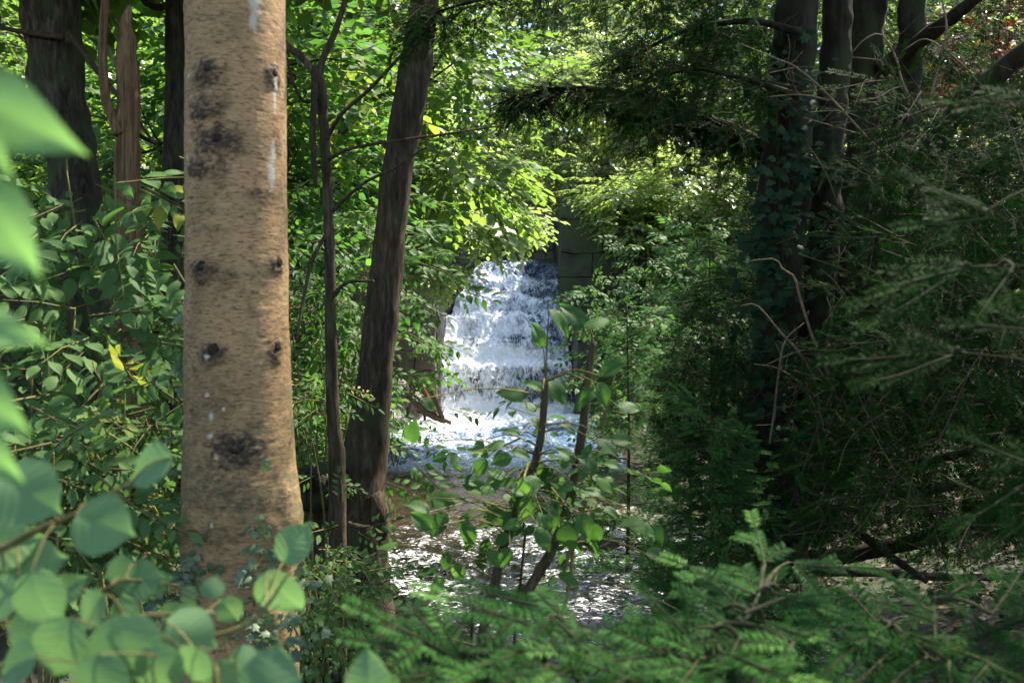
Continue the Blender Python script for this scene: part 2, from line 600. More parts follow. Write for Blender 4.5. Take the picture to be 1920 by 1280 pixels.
def ground_z(x, y):
    x, y = np.broadcast_arrays(np.asarray(x, float), np.asarray(y, float))
    xl, xr = np.interp(y, YS, XL), np.interp(y, YS, XR)
    ss = lambda a, b, t: (lambda u: u * u * (3 - 2 * u))(np.clip((t - a) / (b - a), 0, 1))
    up = ss(15, 28, y) * 3.6
    hl = 0.62 + .25 * ss(1.5, 4, -x) + up + .03 * np.maximum(-x - 3, 0)
    hr = 0.10 + .35 * ss(2.2, 7, x) + up * 1.0 + .05 * np.maximum(x - 3, 0)
    near = ss(3.6, 1.6, y)
    dl, dr = xl - x, x - xr
    bl = ss(-.15, .9, dl)
    br = ss(-.25, 1.1, dr)
    bedz = ZW(y) - .28
    wx = ss(-1.5, 1.5, x)
    bank = hl * (1 - wx) + hr * wx
    z = bedz + (bank - bedz) * np.maximum(bl, br)
    z = z * (1 - near) + (.62 + .22 * ss(.6, 2.0, -x)) * near
    far = ss(32, 85, y) * 15 + ss(14, 45, np.abs(x)) * 6
    z = z + far
    p = np.stack([x, y, 0 * x], -1)
    return z + fbm(p * .7, 4) * .16 * (.35 + np.maximum(bl, br)) + fbm(p * 4, 3) * .04


def build_terrain():
    g = Geo()
    xs = np.concatenate([np.linspace(-70, -14, 40, endpoint=False), np.linspace(-14, 14, 260, endpoint=False), np.linspace(14, 70, 40)])
    ys = np.concatenate([np.linspace(-20, 0, 24, endpoint=False), np.linspace(0, 30, 280, endpoint=False), np.linspace(30, 120, 70)])
    X, Y = np.meshgrid(xs, ys)
    V = np.stack([X, Y, ground_z(X, Y)], -1).reshape(-1, 3)
    nx, ny = len(xs), len(ys)
    i = (np.arange(ny - 1)[:, None] * nx + np.arange(nx - 1)[None]).reshape(-1)
    F = np.stack([i, i + 1, i + nx + 1, i + nx], -1)
    c = V[F].mean(1)
    # gravel where the stream runs
    wet = (c[:, 0] > np.interp(c[:, 1], YS, XL) - .12) & (c[:, 0] < np.interp(c[:, 1], YS, XR) + .15) & (c[:, 1] > 3) & (c[:, 1] < 27)
    g.add(V, F[~wet], 0.5, 0)
    g.F.append(F[wet]); g.M.append(np.full(int(wet.sum()), 1))
    tag(g.build("ground", [M_GROUND, M_BED]), kind="structure")


def build_stream():
    g = Geo()
    ys = np.concatenate([np.linspace(2.8, 6, 60, endpoint=False), np.linspace(6, 14, 420, endpoint=False), np.linspace(14, 22.9, 300)])
    t = np.linspace(0, 1, 200)
    xl, xr = np.interp(ys, YS, XL) - .5, np.interp(ys, YS, XR) + .4
    X = xl[:, None] + (xr - xl)[:, None] * t[None]
    Y = np.repeat(ys[:, None], len(t), 1)
    p = np.stack([X * 1.0, Y * 1.25, 0 * X], -1)
    rapid = .35 + .65 * np.clip(1 - np.abs(Y - 9.2) / 3.2, 0, 1) + 1.9 * np.clip((Y - 14.5) / 4, 0, 1)
    calm = np.clip(1 - np.abs(Y - 13.0) / 1.6, 0, 1) * np.clip((.3 - X) / 1.0, .35, 1) * .55
    h = fbm(p * 2.2, 3) * .06 + fbm(p * 7 + 4, 3) * .045 + (1 - np.abs(fbm(p * 5 + 9, 3)) * 2) * .03
    Z = ZW(Y) + h * rapid * (1 - calm)
    V = np.stack([X, Y, Z], -1).reshape(-1, 3)
    n = len(t)
    i = (np.arange(len(ys) - 1)[:, None] * n + np.arange(n - 1)[None]).reshape(-1)
    F = np.stack([i, i + 1, i + n + 1, i + n], -1)
    g.add(V, F)
    foam = np.clip((Y - 19.2) / 2.4, 0, 1) ** 1.5 * .60 + np.clip((Y - 13.2) / 2.5, 0, 1) * .19 + np.clip(1.7 - np.abs(Y - 9.2) / 2.2, 0, 1) * .25 + np.clip(h * 3, -.05, .1)  # foam, with flecks in rapids and pool standing for sky glints
    foam = foam + np.where(Y > 17, np.clip((-.3 - X) / 2, -.15, .1), 0)
    g.extra["foam"] = [foam.reshape(-1)]
    sh = np.clip(1.7 - np.abs(Y - 12.6) / 1.9, 0, 1) * np.clip((.7 - X) / .8, 0.25, 1)
    g.extra["shallow"] = [sh.reshape(-1)]
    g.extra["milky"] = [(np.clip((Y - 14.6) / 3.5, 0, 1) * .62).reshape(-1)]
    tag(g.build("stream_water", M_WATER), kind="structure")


PROF = [(29.5, 4.34), (27.3, 4.29), (26.9, 4.22), (26.5, 3.86), (26.05, 3.70), (25.75, 3.34), (25.25, 3.20), (24.95, 2.78), (24.42, 2.66),
        (24.15, 2.20), (23.78, 2.06), (23.62, 1.68), (23.2, 1.57), (22.95, 1.0), (22.6, .52), (22.3, .36)]
FXL = lambda y: np.interp(y, [22.3, 23.2, 24.4, 25.2, 26, 27, 29.5], [-1.80, -1.62, -1.66, -1.42, -1.18, -.88, -.95])
FXR = lambda y: np.interp(y, [22.3, 23.2, 24.4, 25.2, 27, 29.5], [1.42, 1.36, 1.27, 1.22, 1.22, 1.25])


def build_fall():
    # wet stone steps under the water
    g = Geo()
    for k in range(0, len(PROF) - 2, 2):
        (y0, z0), (y1, z1) = PROF[k + 1], PROF[k + 2]
    rows = []
    pts = np.array(PROF)
    s = np.concatenate([[0], np.cumsum(np.linalg.norm(np.diff(pts, axis=0), axis=1))])
    for dz, na, ns, name in ((-.10, 60, 160, "rock"), (0.0, 170, 420, "water")):
        ts = np.linspace(0, s[-1], ns)
        yy = np.interp(ts, s, pts[:, 0])
        zz = np.interp(ts, s, pts[:, 1])
        k = 5 if name == "water" else 2
        ker = np.ones(2 * k + 1) / (2 * k + 1)
        pad = lambda a: np.convolve(np.pad(a, k, 'edge'), ker, 'valid')
        yy, zz = pad(yy), pad(zz)
        t = np.linspace(0, 1, na)
        xl, xr = FXL(yy), FXR(yy)
        ext = .25 if name == "rock" else 0.02
        X = (xl - ext)[:, None] + (xr - xl + 2 * ext)[:, None] * t[None]
        # ledges are not dead level: they shift up and down a little across the fall
        q = np.stack([X * 1.3, 0 * X + 3, yy[:, None] * .6 + 0 * X], -1)
        Y = yy[:, None] + fbm(q, 3) * .55
        Z = zz[:, None] + fbm(q * 1.2 + 31, 3) * .24 * np.clip((zz[:, None] - .4) / .8, 0, 1)
        p = np.stack([X, Y, Z], -1)
        slope = np.abs(np.gradient(zz, ts))[:, None]
        d = fbm(p * (4.5, 2.5, 2.8), 4) * .12 + fbm(p * 13, 3) * .05
        Y = Y - d * (.4 + slope) - (0 if name == "rock" else .03)
        Z = Z + d * .6 + dz
        V = np.stack([X, Y, Z], -1).reshape(-1, 3)
        i = (np.arange(ns - 1)[:, None] * na + np.arange(na - 1)[None]).reshape(-1)
        F = np.stack([i, i + na, i + na + 1, i + 1], -1)
        gg = Geo()
        gg.add(V, F)
        if name == "rock":
            w = thing("stone_weir", "dark wet stone steps under the falling water", "weir", (0, 24.5, .3))
            gg.build("step_face", M_STONED, w)
        else:
            zr = zz[:, None]
            u = (X - xl[:, None]) / (xr - xl)[:, None]
            lip = np.zeros_like(zz)
            for zl in (3.72, 3.2, 2.66, 1.57):
                lip += np.exp(-((zz - zl) / .12) ** 2) * (.15 if zl == 1.57 else .08)
            for zb, am in ((.55, .22), (1.78, .14), (2.35, .13), (2.9, .07)):
                lip += np.exp(-((zz - zb) / .16) ** 2) * am
            lip -= np.exp(-((zz - .95) / .2) ** 2) * .09
            foam = .412 + lip[:, None] + (.45 - u) * .17 - np.clip((zr - 3.1) / 1.2, 0, 1) * .12
            foam = foam - np.exp(-((u - .9) / .12) ** 2) * .05 + fbm(p * 2.2 + 5, 3) * .20
            gg.extra["foam"] = [foam.reshape(-1)]
            wf = thing("waterfall", None, None, (0, 24, .4))
            wf["kind"] = "structure"
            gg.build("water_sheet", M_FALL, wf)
    # loose strands and drops thrown off the ledges
    g = Geo()
    n = 4200
    led = np.array([(26.0, 3.72, .4, .25), (25.2, 3.2, .5, .35), (24.4, 2.66, .55, .7), (23.75, 2.08, .45, .8), (23.15, 1.58, .95, 1.3), (22.6, .6, .35, .8)])
    pick = rng.choice(len(led), n, p=led[:, 3] / led[:, 3].sum())
    L = led[pick]
    u = rng.random(n) ** 1.35
    xl, xr = FXL(L[:, 0]), FXR(L[:, 0])
    X = xl + (xr - xl) * u
    fall = rng.random(n) * L[:, 2]
    Y = L[:, 0] - .10 - .38 * np.sqrt(fall) - rng.random(n) * .12
    Z = L[:, 1] - fall + rng.random(n) * .10
    low = pick == 5
    Z[low] = .45 + rng.random(low.sum()) ** 2 * .4
    d = unit(np.stack([rng.normal(0, .22, n), -.3 - .4 * rng.random(n), -1 + 0 * X], -1))
    ln = rng.uniform(.03, .20, n) * np.where(rng.random(n) < .4, .4, 1)
    wd = rng.uniform(.004, .010, n)
    side = unit(np.cross(d, A(0, 1, 0)))
    nor = np.cross(side, d)
    tplV = np.array([(0, -.5, 0), (.5, 0, .35), (0, .5, 0), (-.5, 0, .35), (0, 0, -.5)], float)
    tplF = np.array([(0, 1, 3), (1, 2, 3), (0, 4, 1), (1, 4, 2), (2, 4, 3), (3, 4, 0)])
    Mx = np.stack([side * wd[:, None], d * ln[:, None], nor * wd[:, None]], 1)
    g.inst((tplV, tplF), Mx, np.stack([X, Y, Z], -1))
    o = g.build("white_spray", M_SPRAY, wf)
    o["kind"] = "stuff"


def block_wall(g, x0, x1, z0, z1, yf, depth, rows, along_y=False, jit=.02, cut=7):
    """courses of rough blocks; along_y: the wall runs in Y, its face looks along X"""
    zs = np.linspace(z0, z1, rows + 1)
    zs[1:-1] += rng.uniform(-.22, .22, rows - 1) * (z1 - z0) / rows
    for r in range(rows):
        x = x0
        while x < x1 - 1e-3:
            w = min(rng.uniform(.4, 1.25), x1 - x)
            if x1 - x - w < .25: w = x1 - x
            c = np.linspace(0, 1, cut + 1)
            lo = A(x + .004, 0, zs[r] + .003)
            hi = A(x + w - .004, depth, zs[r + 1] - .003)
            off = rng.uniform(-jit, jit)
            for ax in range(3):
                for sgn in (0, 1):
                    a, b = [k for k in range(3) if k != ax]
                    U, W = np.meshgrid(c, c)
                    Q = np.empty((cut + 1, cut + 1, 3))
                    Q[..., ax] = sgn
                    Q[..., a], Q[..., b] = U, W
                    e = np.abs(Q * 2 - 1)
                    Pt = lo + (hi - lo) * Q
                    # worn arrises
                    cnr = np.sort(e, -1)[..., 1]
                    Pt = Pt + (.5 * (lo + hi) - Pt) * (np.clip(cnr - .8, 0, 1) * .12)[..., None]
                    if along_y:
                        Pt = np.stack([yf + np.where(depth > 0, 1, 1) * Pt[..., 1], Pt[..., 0], Pt[..., 2]], -1)
                    else:
                        Pt = np.stack([Pt[..., 0], yf + Pt[..., 1] + off, Pt[..., 2]], -1)
                    Pt = Pt + (np.stack([fbm(Pt * 3.1 + k * 9, 3) for k in range(3)], -1)) * .10 + np.stack([fbm(Pt * 11 + k * 9, 2) for k in range(3)], -1) * .03
                    m = cut + 1
                    i = (np.arange(cut)[:, None] * m + np.arange(cut)[None]).reshape(-1)
                    g.add(Pt.reshape(-1, 3), np.stack([i, i + 1, i + m + 1, i + m], -1))
            x += w


def build_masonry():
    t = thing("stone_abutment", "brown block stone wall left of the waterfall, half hidden by leaves", "stone wall", (-2.6, 22, .4))
    g = Geo(); block_wall(g, -3.9, -1.66, .1, 4.0, 21.6, .5, 6)
    g.build("front_face", M_STONE, t)
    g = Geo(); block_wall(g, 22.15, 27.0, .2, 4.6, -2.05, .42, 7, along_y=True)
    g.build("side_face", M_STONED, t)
    t = thing("stone_wall", "dark rock wall closing the channel left of the crest of the fall", "stone wall", (-1.5, 27, 2))
    g = Geo(); block_wall(g, -3.6, -.98, 2.4, 5.0, 26.6, .6, 5); block_wall(g, 27.2, 31, 3.6, 5.3, -1.45, .45, 3, along_y=True)
    g.build("rough_face", M_STONED, t)
    t = thing("stone_pier", "tall square stone pier right of the crest of the fall", "stone pier", (2.3, 25.4, .5))
    g = Geo(); block_wall(g, 1.20, 3.9, .2, 5.7, 25.0, .55, 8, jit=.04)
    g.build("front_face", M_PIER, t)
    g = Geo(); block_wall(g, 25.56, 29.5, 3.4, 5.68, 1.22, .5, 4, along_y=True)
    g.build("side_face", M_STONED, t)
    t = thing("wing_wall", "low dark stone wing wall at the right edge of the waterfall", "stone wall", (1.7, 23.5, .3))
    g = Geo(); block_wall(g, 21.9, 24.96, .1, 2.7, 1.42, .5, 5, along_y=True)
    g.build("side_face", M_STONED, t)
    g = Geo(); block_wall(g, 1.95, 4.6, .1, 2.4, 22.3, .5, 4)
    g.build("front_face", M_STONE, t)
    t = thing("stone_beam", "dark mossy stone beam spanning the channel above the waterfall", "stone beam", (0, 29.2, 5.4))
    g = Geo(); block_wall(g, -1.5, 1.6, 5.32, 5.78, 28.9, .6, 1)
    g.build("slab", M_STONED, t)
    t = thing("back_wall", "pale weathered wall under the beam behind the crest", "stone wall", (0, 30.8, 4.3))
    g = Geo(); block_wall(g, -2.6, 2.4, 4.1, 5.4, 30.6, .5, 2)
    g.build("pale_face", M_CONC, t)
    g = Geo()
    g2 = Geo(); block_wall(g2, -1.2, 1.3, 4.2, 4.62, 30.0, .5, 1)
    g2.build("mossy_ledge", M_STONED, t)


def boulder(name, label, c, r, mat, group):
    """a lumpy stone: subdivided cube pushed to a sphere and roughened"""
    n = 14
    g = Geo()
    c0 = np.linspace(-1, 1, n + 1)
    for ax in range(3):
        for s in (-1, 1):
            a, b = [k for k in range(3) if k != ax]
            U, W = np.meshgrid(c0, c0)
            Q = np.empty((n + 1, n + 1, 3)); Q[..., ax] = s; Q[..., a], Q[..., b] = U, W
            d = unit(Q) * (.75 + .25 * np.linalg.norm(Q, axis=-1, keepdims=True) ** .5)
            q = d * np.asarray(r)
            q = q * (1 + .35 * fbm(d * 1.3 + np.asarray(c) * 3, 4)[..., None] + .08 * fbm(d * 6 + np.asarray(c), 3)[..., None]) + np.asarray(c)
            i = (np.arange(n)[:, None] * (n + 1) + np.arange(n)[None]).reshape(-1)
            g.add(q.reshape(-1, 3), np.stack([i, i + 1, i + n + 2, i + n + 1], -1))
    return tag(g.build(name, mat), label, "boulder", group)


build_terrain()
build_stream()
build_fall()
build_masonry()
for args in [
    ("mossy boulder in the gap of the stone wall beside the driftwood", P(737, 745, 21.0), (.38, .3, .42), M_STONED),
    ("large dark boulder at the left edge of the pool below the fall", P(722, 805, 19.5), (.45, .4, .42), M_STONED),
    ("low wet boulder at the water's edge behind the leaning trunk", P(722, 850, 16.8), (.38, .35, .22), M_STONED),
    ("wet boulder jammed between the driftwood and the stone wall", P(775, 765, 21.3), (.26, .25, .34), M_STONED),
    ("flat pale stone on the right bank beside the rapids", P(1140, 965, 10.4), (.38, .3, .10), M_CONC),
    ("small grey stone on the right bank next to the flat pale stone", P(1210, 985, 9.6), (.20, .2, .10), M_CONC),
]:
    boulder("boulder", args[0], args[1], args[2], args[3], "boulders along the stream")


# ------------------------------------------------------------------ leaf templates (length along +Y, normal +Z)
def leaf_low(w=.36):
    V = np.array([(0, 0, 0), (-w, .33, .05), (-w * .82, .68, .03), (0, 1, -.10), (w * .82, .68, .03), (w, .33, .05)], float)
    F = np.array([(0, 3, 2, 1), (0, 5, 4, 3)])
    return V, F


def leaf_grid(prof, nl=8, nw=3, vein=0.0, serr=0.0, fold=.10, droop=.15, nveins=7):
    """leaf blade as a grid: prof(t) gives the half width at t along the length"""
    t = np.linspace(0, 1, nl + 1)
    u = np.linspace(-1, 1, 2 * nw + 1)
    Tt, U = np.meshgrid(t, u, indexing='ij')
    hw = np.array([prof(x) for x in t])
    if serr:
        hw = hw * (1 + serr * np.where(np.arange(nl + 1) % 2 == 0, 1, -1))
    X = U * hw[:, None]
    Y = Tt + .10 * np.abs(U) * hw[:, None] * (1 - Tt)
    Z = fold * np.abs(X) - droop * Tt ** 2
    if vein:
        Z = Z + vein * np.sin((Tt * nveins - np.abs(U) * hw[:, None] * 3.0) * 2 * np.pi) * np.sqrt(np.abs(U)) - vein * 1.2 * np.exp(-(U / .12) ** 2)
        Z = Z + .03 * np.sin(Tt * 5 + U * 2)
    V = np.stack([X, Y, Z], -1).reshape(-1, 3)
    n = 2 * nw + 1
    i = (np.arange(nl)[:, None] * n + np.arange(n - 1)[None]).reshape(-1)
    return V, np.stack([i, i + 1, i + n + 1, i + n], -1)


def prof_round(t):   # hazel: broad and round, heart-shaped foot, tapering to a short tip
    if t <= 0: return .13
    if t >= 1: return .004
    body = .49 * math.sqrt(max(0.0, 1 - ((t - .43) / .47) ** 2)) * (1 - .28 * max(0, t - .45) / .55)
    return max(body, .17 * (1 - t) / .2 if t > .8 else 0, .13 if t < .05 else 0)


def prof_hazel(t):   # smaller pointed hazel leaf
    return max(0.0, .40 * math.sin(math.pi * t ** .78) ** .75 * (1 - .2 * t)) if 0 < t < 1 else (.05 if t == 0 else .004)


def prof_oval(t):
    return max(0.0, .27 * math.sin(math.pi * t ** .8) ** .85 * (1 - .15 * t)) if 0 < t < 1 else 0.008


def prof_point(t):
    return max(0.0, .30 * math.sin(math.pi * t ** .7) * (1 - .25 * t)) if 0 < t < 1 else 0.006


LEAF_LOW = leaf_low(.38)
LEAF_THIN = leaf_low(.25)
LEAF_HAZEL = leaf_grid(prof_round, 14, 3, .010, .05, .10, .14)
HAZELS = [leaf_grid(lambda t, a=a: prof_hazel(t) * a, 18, 3, .014, .07, f, d) for a, f, d in ((.95, .10, .14), (.78, .22, .32), (.88, -.10, .25), (1.0, .3, .10))]
NEARS = [leaf_grid(lambda t, a=a: prof_round(t) * a, 34, 9, v * .45, .07, f, d, 7) for a, v, f, d in ((1, .010, .07, .10), (.86, .014, .20, .22), (.93, .008, -.08, .18))]
LEAF_NEAR = leaf_grid(prof_round, 40, 9, .010, .035, .07, .10, 8)
LEAF_BLUR = leaf_grid(prof_point, 24, 5, .006, .02, .08, .12, 8)
LEAF_OVAL = leaf_grid(prof_oval, 7, 2, .004, 0, .18, .16)


def ivy_leaf():
    ang = np.array([-150, -115, -75, -42, -20, 0, 20, 42, 75, 115, 150]) * np.pi / 180
    rad = np.array([.42, .62, .40, .68, .50, 1.0, .50, .68, .40, .62, .42])
    V = [(0, .22, .06)] + [(math.sin(a) * r * .62, .35 + math.cos(a) * r * .62, -.06 * r) for a, r in zip(ang, rad)] + [(0, .05, 0)]
    n = len(ang)
    F = [(0, k + 2, k + 1) for k in range(n - 1)] + [(0, 1, n + 1), (0, n + 1, n)]
    return np.array(V, float), np.array(F)


LEAF_IVY = ivy_leaf()


def frames(d, up=None, roll=None):
    """axes (N,3,3) for templates: Y along d, Z near up"""
    d = unit(d)
    if up is None: up = np.broadcast_to(A(0, 0, 1), d.shape)
    x = np.cross(d, up)
    bad = np.linalg.norm(x, axis=-1) < 1e-3
    x[bad] = np.cross(d[bad], A(.3, .9, .1))
    x = unit(x)
    z = np.cross(x, d)
    if roll is not None:
        c, s = np.cos(roll)[:, None], np.sin(roll)[:, None]
        x, z = x * c + z * s, z * c - x * s
    return np.stack([x, d, z], 1)


def merge(parts):
    V, F, n = [], [], 0
    for v, f in parts:
        V.append(v); F.append(f + n); n += len(v)
    return np.vstack(V), np.vstack(F)


def twig_tpl(pts, r):
    V, F, C = tube(np.asarray(pts, float), np.asarray(r, float), 3, cap=False)
    return V, F


def make_spray(seed, leaf, nleaf=11, length=.5, leaf_len=.10, flat=.35, opp=False):
    """a leafy twig along +Y; returns leaf template and twig template"""
    r = np.random.default_rng(seed)
    t = np.linspace(.12, 1, nleaf)
    zig = np.where(np.arange(nleaf) % 2 == 0, 1, -1)
    pos = np.stack([.012 * zig * (1 - t), t * length, -.12 * length * t ** 2], -1)
    side = zig * r.uniform(.7, 1.15, nleaf)
    d = np.stack([side * .9, .55 + .35 * r.random(nleaf), r.normal(-.18, .18, nleaf)], -1)
    d[-1] = (0, 1, -.3)
    up = unit(np.stack([r.normal(0, flat, nleaf), r.normal(0, flat, nleaf), np.ones(nleaf)], -1))
    sz = leaf_len * r.uniform(.7, 1.15, nleaf) * (1 - .25 * np.abs(t - .55))
    Fm = frames(d, up) * sz[:, None, None]
    parts = [(leaf[0] @ Fm[k] + pos[k] + unit(d[k]) * leaf_len * .18, leaf[1]) for k in range(nleaf)]
    tw = twig_tpl([(0, 0, 0), pos[nleaf // 2], pos[-1]], [.0035, .0025, .001])
    return merge(parts), tw


def make_needle_twig(seed, L=.12, nl=.020, w=.0024, step=.0042, fwd=.45, jit=.12):
    """a flat two-ranked needle twig along +Y"""
    r = np.random.default_rng(seed)
    y = np.arange(.006, L, step)
    y = np.repeat(y, 2)
    n = len(y)
    s = np.where(np.arange(n) % 2 == 0, 1.0, -1.0)
    prof = np.clip(.55 + 1.6 * np.minimum(y / L, 1 - y / L * .82), .35, 1)
    d = unit(np.stack([s, fwd + r.normal(0, jit, n), .18 + r.normal(0, .14, n)], -1))
    ln = nl * prof * r.uniform(.85, 1.1, n)
    base = np.stack([0 * y, y, -.10 * L * (y / L) ** 2], -1)
    wv = unit(np.cross(d, A(0, 0, 1)) + np.stack([0 * y, 0 * y, r.normal(0, .35, n)], -1)) * w / 2
    tip = base + d * ln[:, None]
    tip[:, 2] -= ln * .12
    mid = base + d * ln[:, None] * .45
    V = np.stack([base, mid + wv, tip, mid - wv], 1).reshape(-1, 3)
    F = (np.arange(n) * 4)[:, None] + np.arange(4)[None]
    tV, tF = twig_tpl([(0, 0, 0), (0, L * .5, -.025 * L), (0, L, -.10 * L)], [.0022, .0016, .0008])
    return (V, F), (tV, tF)


SPR_TREE = [make_spray(s, LEAF_LOW, 9, .52, .135, .40) for s in range(5)]
SPR_FAR = [make_spray(20 + s, LEAF_LOW, 10, .62, .15, .5) for s in range(5)]
SPR_LIME = [make_spray(30 + s, LEAF_LOW, 11, .58, .130, .30) for s in range(5)]
SPR_OVAL = [make_spray(40 + s, LEAF_OVAL, 9, .26, .085, .30) for s in range(5)]
SPR_HZ = [make_spray(90 + s, HAZELS[s % 4], 5, .20, .07, .35) for s in range(4)]
SPR_HERB = [make_spray(50 + s, LEAF_THIN, 9, .16, .05, .4) for s in range(4)]
NT_NEAR = [make_needle_twig(60 + s, .17, .027, .0036, .0036) for s in range(4)]
NT_SHORT = [make_needle_twig(110 + s, .08, .024, .0036, .0036) for s in range(4)]
NT_MID = [make_needle_twig(70 + s, .13, .026, .0056, .0064) for s in range(4)]
NT_FAR = [make_needle_twig(80 + s, .15, .028, .0075, .013) for s in range(4)]


def put_sprays(g, sprays, pos, d, scale, tint, up=None, roll=None, twig_mat=1):
    pos, d = np.asarray(pos, float), np.asarray(d, float)
    n = len(pos)
    scale = np.broadcast_to(scale, (n,))
    tint = np.broadcast_to(tint, (n,))
    M = frames(d, up, roll) * scale[:, None, None]
    which = rng.integers(0, len(sprays), n)
    for k, (lf, tw) in enumerate(sprays):
        q = which == k
        if q.any():
            g.inst(lf, M[q], pos[q], tint[q], 0)
            if twig_mat is not None:
                g.inst(tw, M[q], pos[q], .5, twig_mat)


def conifer_branch(g, p0, p1, twigs, twig_len=.13, spacing=.032, side=1.0, sag=.06, up=None, tint=.5, second=True, r0=.006, bare=.1, wander=.03, L0=.13, axial=False, flat=.2, side_tw=None, side_L0=.08):
    """a flat fern-like branch from p0 to p1: axis, side shoots, needle twigs"""
    p0, p1 = np.asarray(p0, float), np.asarray(p1, float)
    L = np.linalg.norm(p1 - p0)
    ax = unit(p1 - p0)
    upv = A(0, 0, 1) if up is None else unit(up)
    x = np.cross(ax, upv)
    x = unit(x) if np.linalg.norm(x) > 1e-3 else A(1, 0, 0)
    z = np.cross(x, ax)
    m = 9
    tt = np.linspace(0, 1, m)
    wob = x[None] * (wander * L * np.sin(tt * 3.1 + rng.uniform(0, 6)) * tt)[:, None]
    axis = p0 + ax * (tt * L)[:, None] + wob + A(0, 0, -1) * (sag * L * np.sin(tt * np.pi * .5) ** 2)[:, None] + z * (sag * L * tt)[:, None]
    add_tube(g, axis, np.linspace(r0, .0012, m), 5, tint=.5, mat=1, cap=False)
    ns = max(3, int(L * (1 - bare) / spacing))
    t = np.linspace(bare, 1, ns)
    c = np.stack([np.interp(t, tt, axis[:, k]) for k in range(3)], -1)
    loc = unit(np.stack([np.interp(t, tt, np.gradient(axis[:, k], tt)) for k in range(3)], -1))
    s = np.where(np.arange(ns) % 2 == 0, 1.0, -1.0)
    sl = twig_len * side * np.clip((1.12 - t) * 1.5, .45, 1.6) * rng.uniform(.75, 1.2, ns)
    d = unit(loc * .85 + x[None] * (s * rng.uniform(.75, 1.1, ns))[:, None] + rng.normal(0, .10, (ns, 3)) + A(0, 0, -.12))
    d[-1] = loc[-1]
    zz = np.broadcast_to(z, (ns, 3)) + rng.normal(0, flat, (ns, 3))
    pos, dd, ln, us = [c], [d], [sl], [zz]
    if second:
        for f in (.35, .62):
            q = sl > twig_len * .8
            for sg in (1, -1):
                dq = unit(d[q] * .8 + np.cross(d[q], zz[q]) * (sg * .8) + rng.normal(0, .1, (q.sum(), 3)))
                pos.append(c[q] + d[q] * (sl[q] * f)[:, None]); dd.append(dq)
                ln.append(sl[q] * rng.uniform(.45, .65, q.sum())); us.append(zz[q])
    if side_tw is not None:
        along = np.clip(((c - p0) @ ax) / L, 0, 1)
        put_sprays(g, side_tw, c, d, np.clip(sl / side_L0, .75, 1.35), np.clip(tint + .45 * (along - .45) + rng.normal(0, .14, ns), 0, 1), zz)
        pos, dd, ln, us = [], [], [], []
    if axial:
        la = min(L0, L * (1 - bare) * .98)
        ta = np.linspace(bare, 1 - la / L, max(1, int(math.ceil(L * (1 - bare) / (.85 * la)))))
        ca = np.stack([np.interp(ta, tt, axis[:, k]) for k in range(3)], -1)
        cb = np.stack([np.interp(np.minimum(ta + la / L, 1), tt, axis[:, k]) for k in range(3)], -1)
        pos.append(ca); dd.append(unit(cb - ca)); ln.append(np.full(len(ta), la)); us.append(np.broadcast_to(z, (len(ta), 3)))
    pos, dd, ln, us = np.vstack(pos), np.vstack(dd), np.concatenate(ln), np.vstack(us)
    along = np.clip(((pos - p0) @ ax) / L, 0, 1)      # paler new growth towards the tip
    tn = np.clip(tint + .45 * (along - .55) + rng.normal(0, .14, len(pos)), 0, 1)
    put_sprays(g, twigs, pos, dd, np.clip(ln / L0, .5, 1.5), tn, us)


def scatter_ellipsoid(c, r, n, shell=.45):
    d = unit(rng.normal(size=(n, 3)))
    return np.asarray(c) + d * np.asarray(r) * (rng.random(n) ** shell)[:, None], d


def crown_sprays(g, c, r, n, sprays, scale=1.0, tint=.5, shell=.42, droop=-.2, tv=.2):
    k = rng.uniform(.75, 1.35)
    scale = scale * k
    n = int(n / k ** 1.3)
    tint = tint + rng.uniform(-.15, .15)
    p, d = scatter_ellipsoid(c, r, n, shell)
    h = d * A(1, 1, .35) + rng.normal(0, .45, (n, 3)) * A(1, 1, .4) + A(0, 0, droop)
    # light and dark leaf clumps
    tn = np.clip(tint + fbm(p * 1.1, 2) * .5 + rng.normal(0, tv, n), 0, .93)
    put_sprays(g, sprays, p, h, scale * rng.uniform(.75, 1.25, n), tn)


def broad_tree(name, label, base, trunk, clumps, mat, bark, sprays, per=300, scale=1.0, group=None, tint=.5, cat="tree", trunk_part="trunk", droop=-.2):
    """trunk: [(dx, dy, dz, r)]; clumps: [(center, radii, weight)]"""
    base = np.asarray(base, float)
    t = thing(name, label, cat, base, group)
    g = Geo()
    pts = np.array([base + A(*q[:3]) for q in trunk]); rad = [q[3] for q in trunk]
    add_tube(g, pts, rad, 12, .25, 3, steps=max(10, len(pts) * 5))
    tr = g.build(trunk_part, bark, t)
    gl = Geo()
    for c, r, w in clumps:
        gb = Geo()
        c = np.asarray(c, float)
        # a limb from the nearest trunk point out to the clump
        tp = catmull(pts, 20)
        cand = tp[tp[:, 2] < c[2] + .2]
        k = np.argmin(np.linalg.norm((cand if len(cand) else tp) - c, axis=1))
        a = (cand if len(cand) else tp)[k]
        mid = (a + c) / 2 + rng.normal(0, .12, 3) + A(0, 0, .15)
        rr = max(.012, .035 * np.linalg.norm(np.asarray(r)) * .6)
        add_tube(gb, [a, mid, c], [rr, rr * .7, rr * .4], 6, .15, steps=8)
        for q in range(7):
            e = c + unit(rng.normal(size=3)) * np.asarray(r) * .85
            add_tube(gb, [c + (a - c) * .15, (c + e) / 2 + rng.normal(0, .06, 3), e], [rr * .4, rr * .25, rr * .1], 4, steps=5, cap=False)
        gb.build("branch", bark, t)
        crown_sprays(gl, c, r, int(per * w * .72), sprays, scale, tint, droop=droop)
    gl.build("crown", [mat, M_TWIGD], t)
    return t


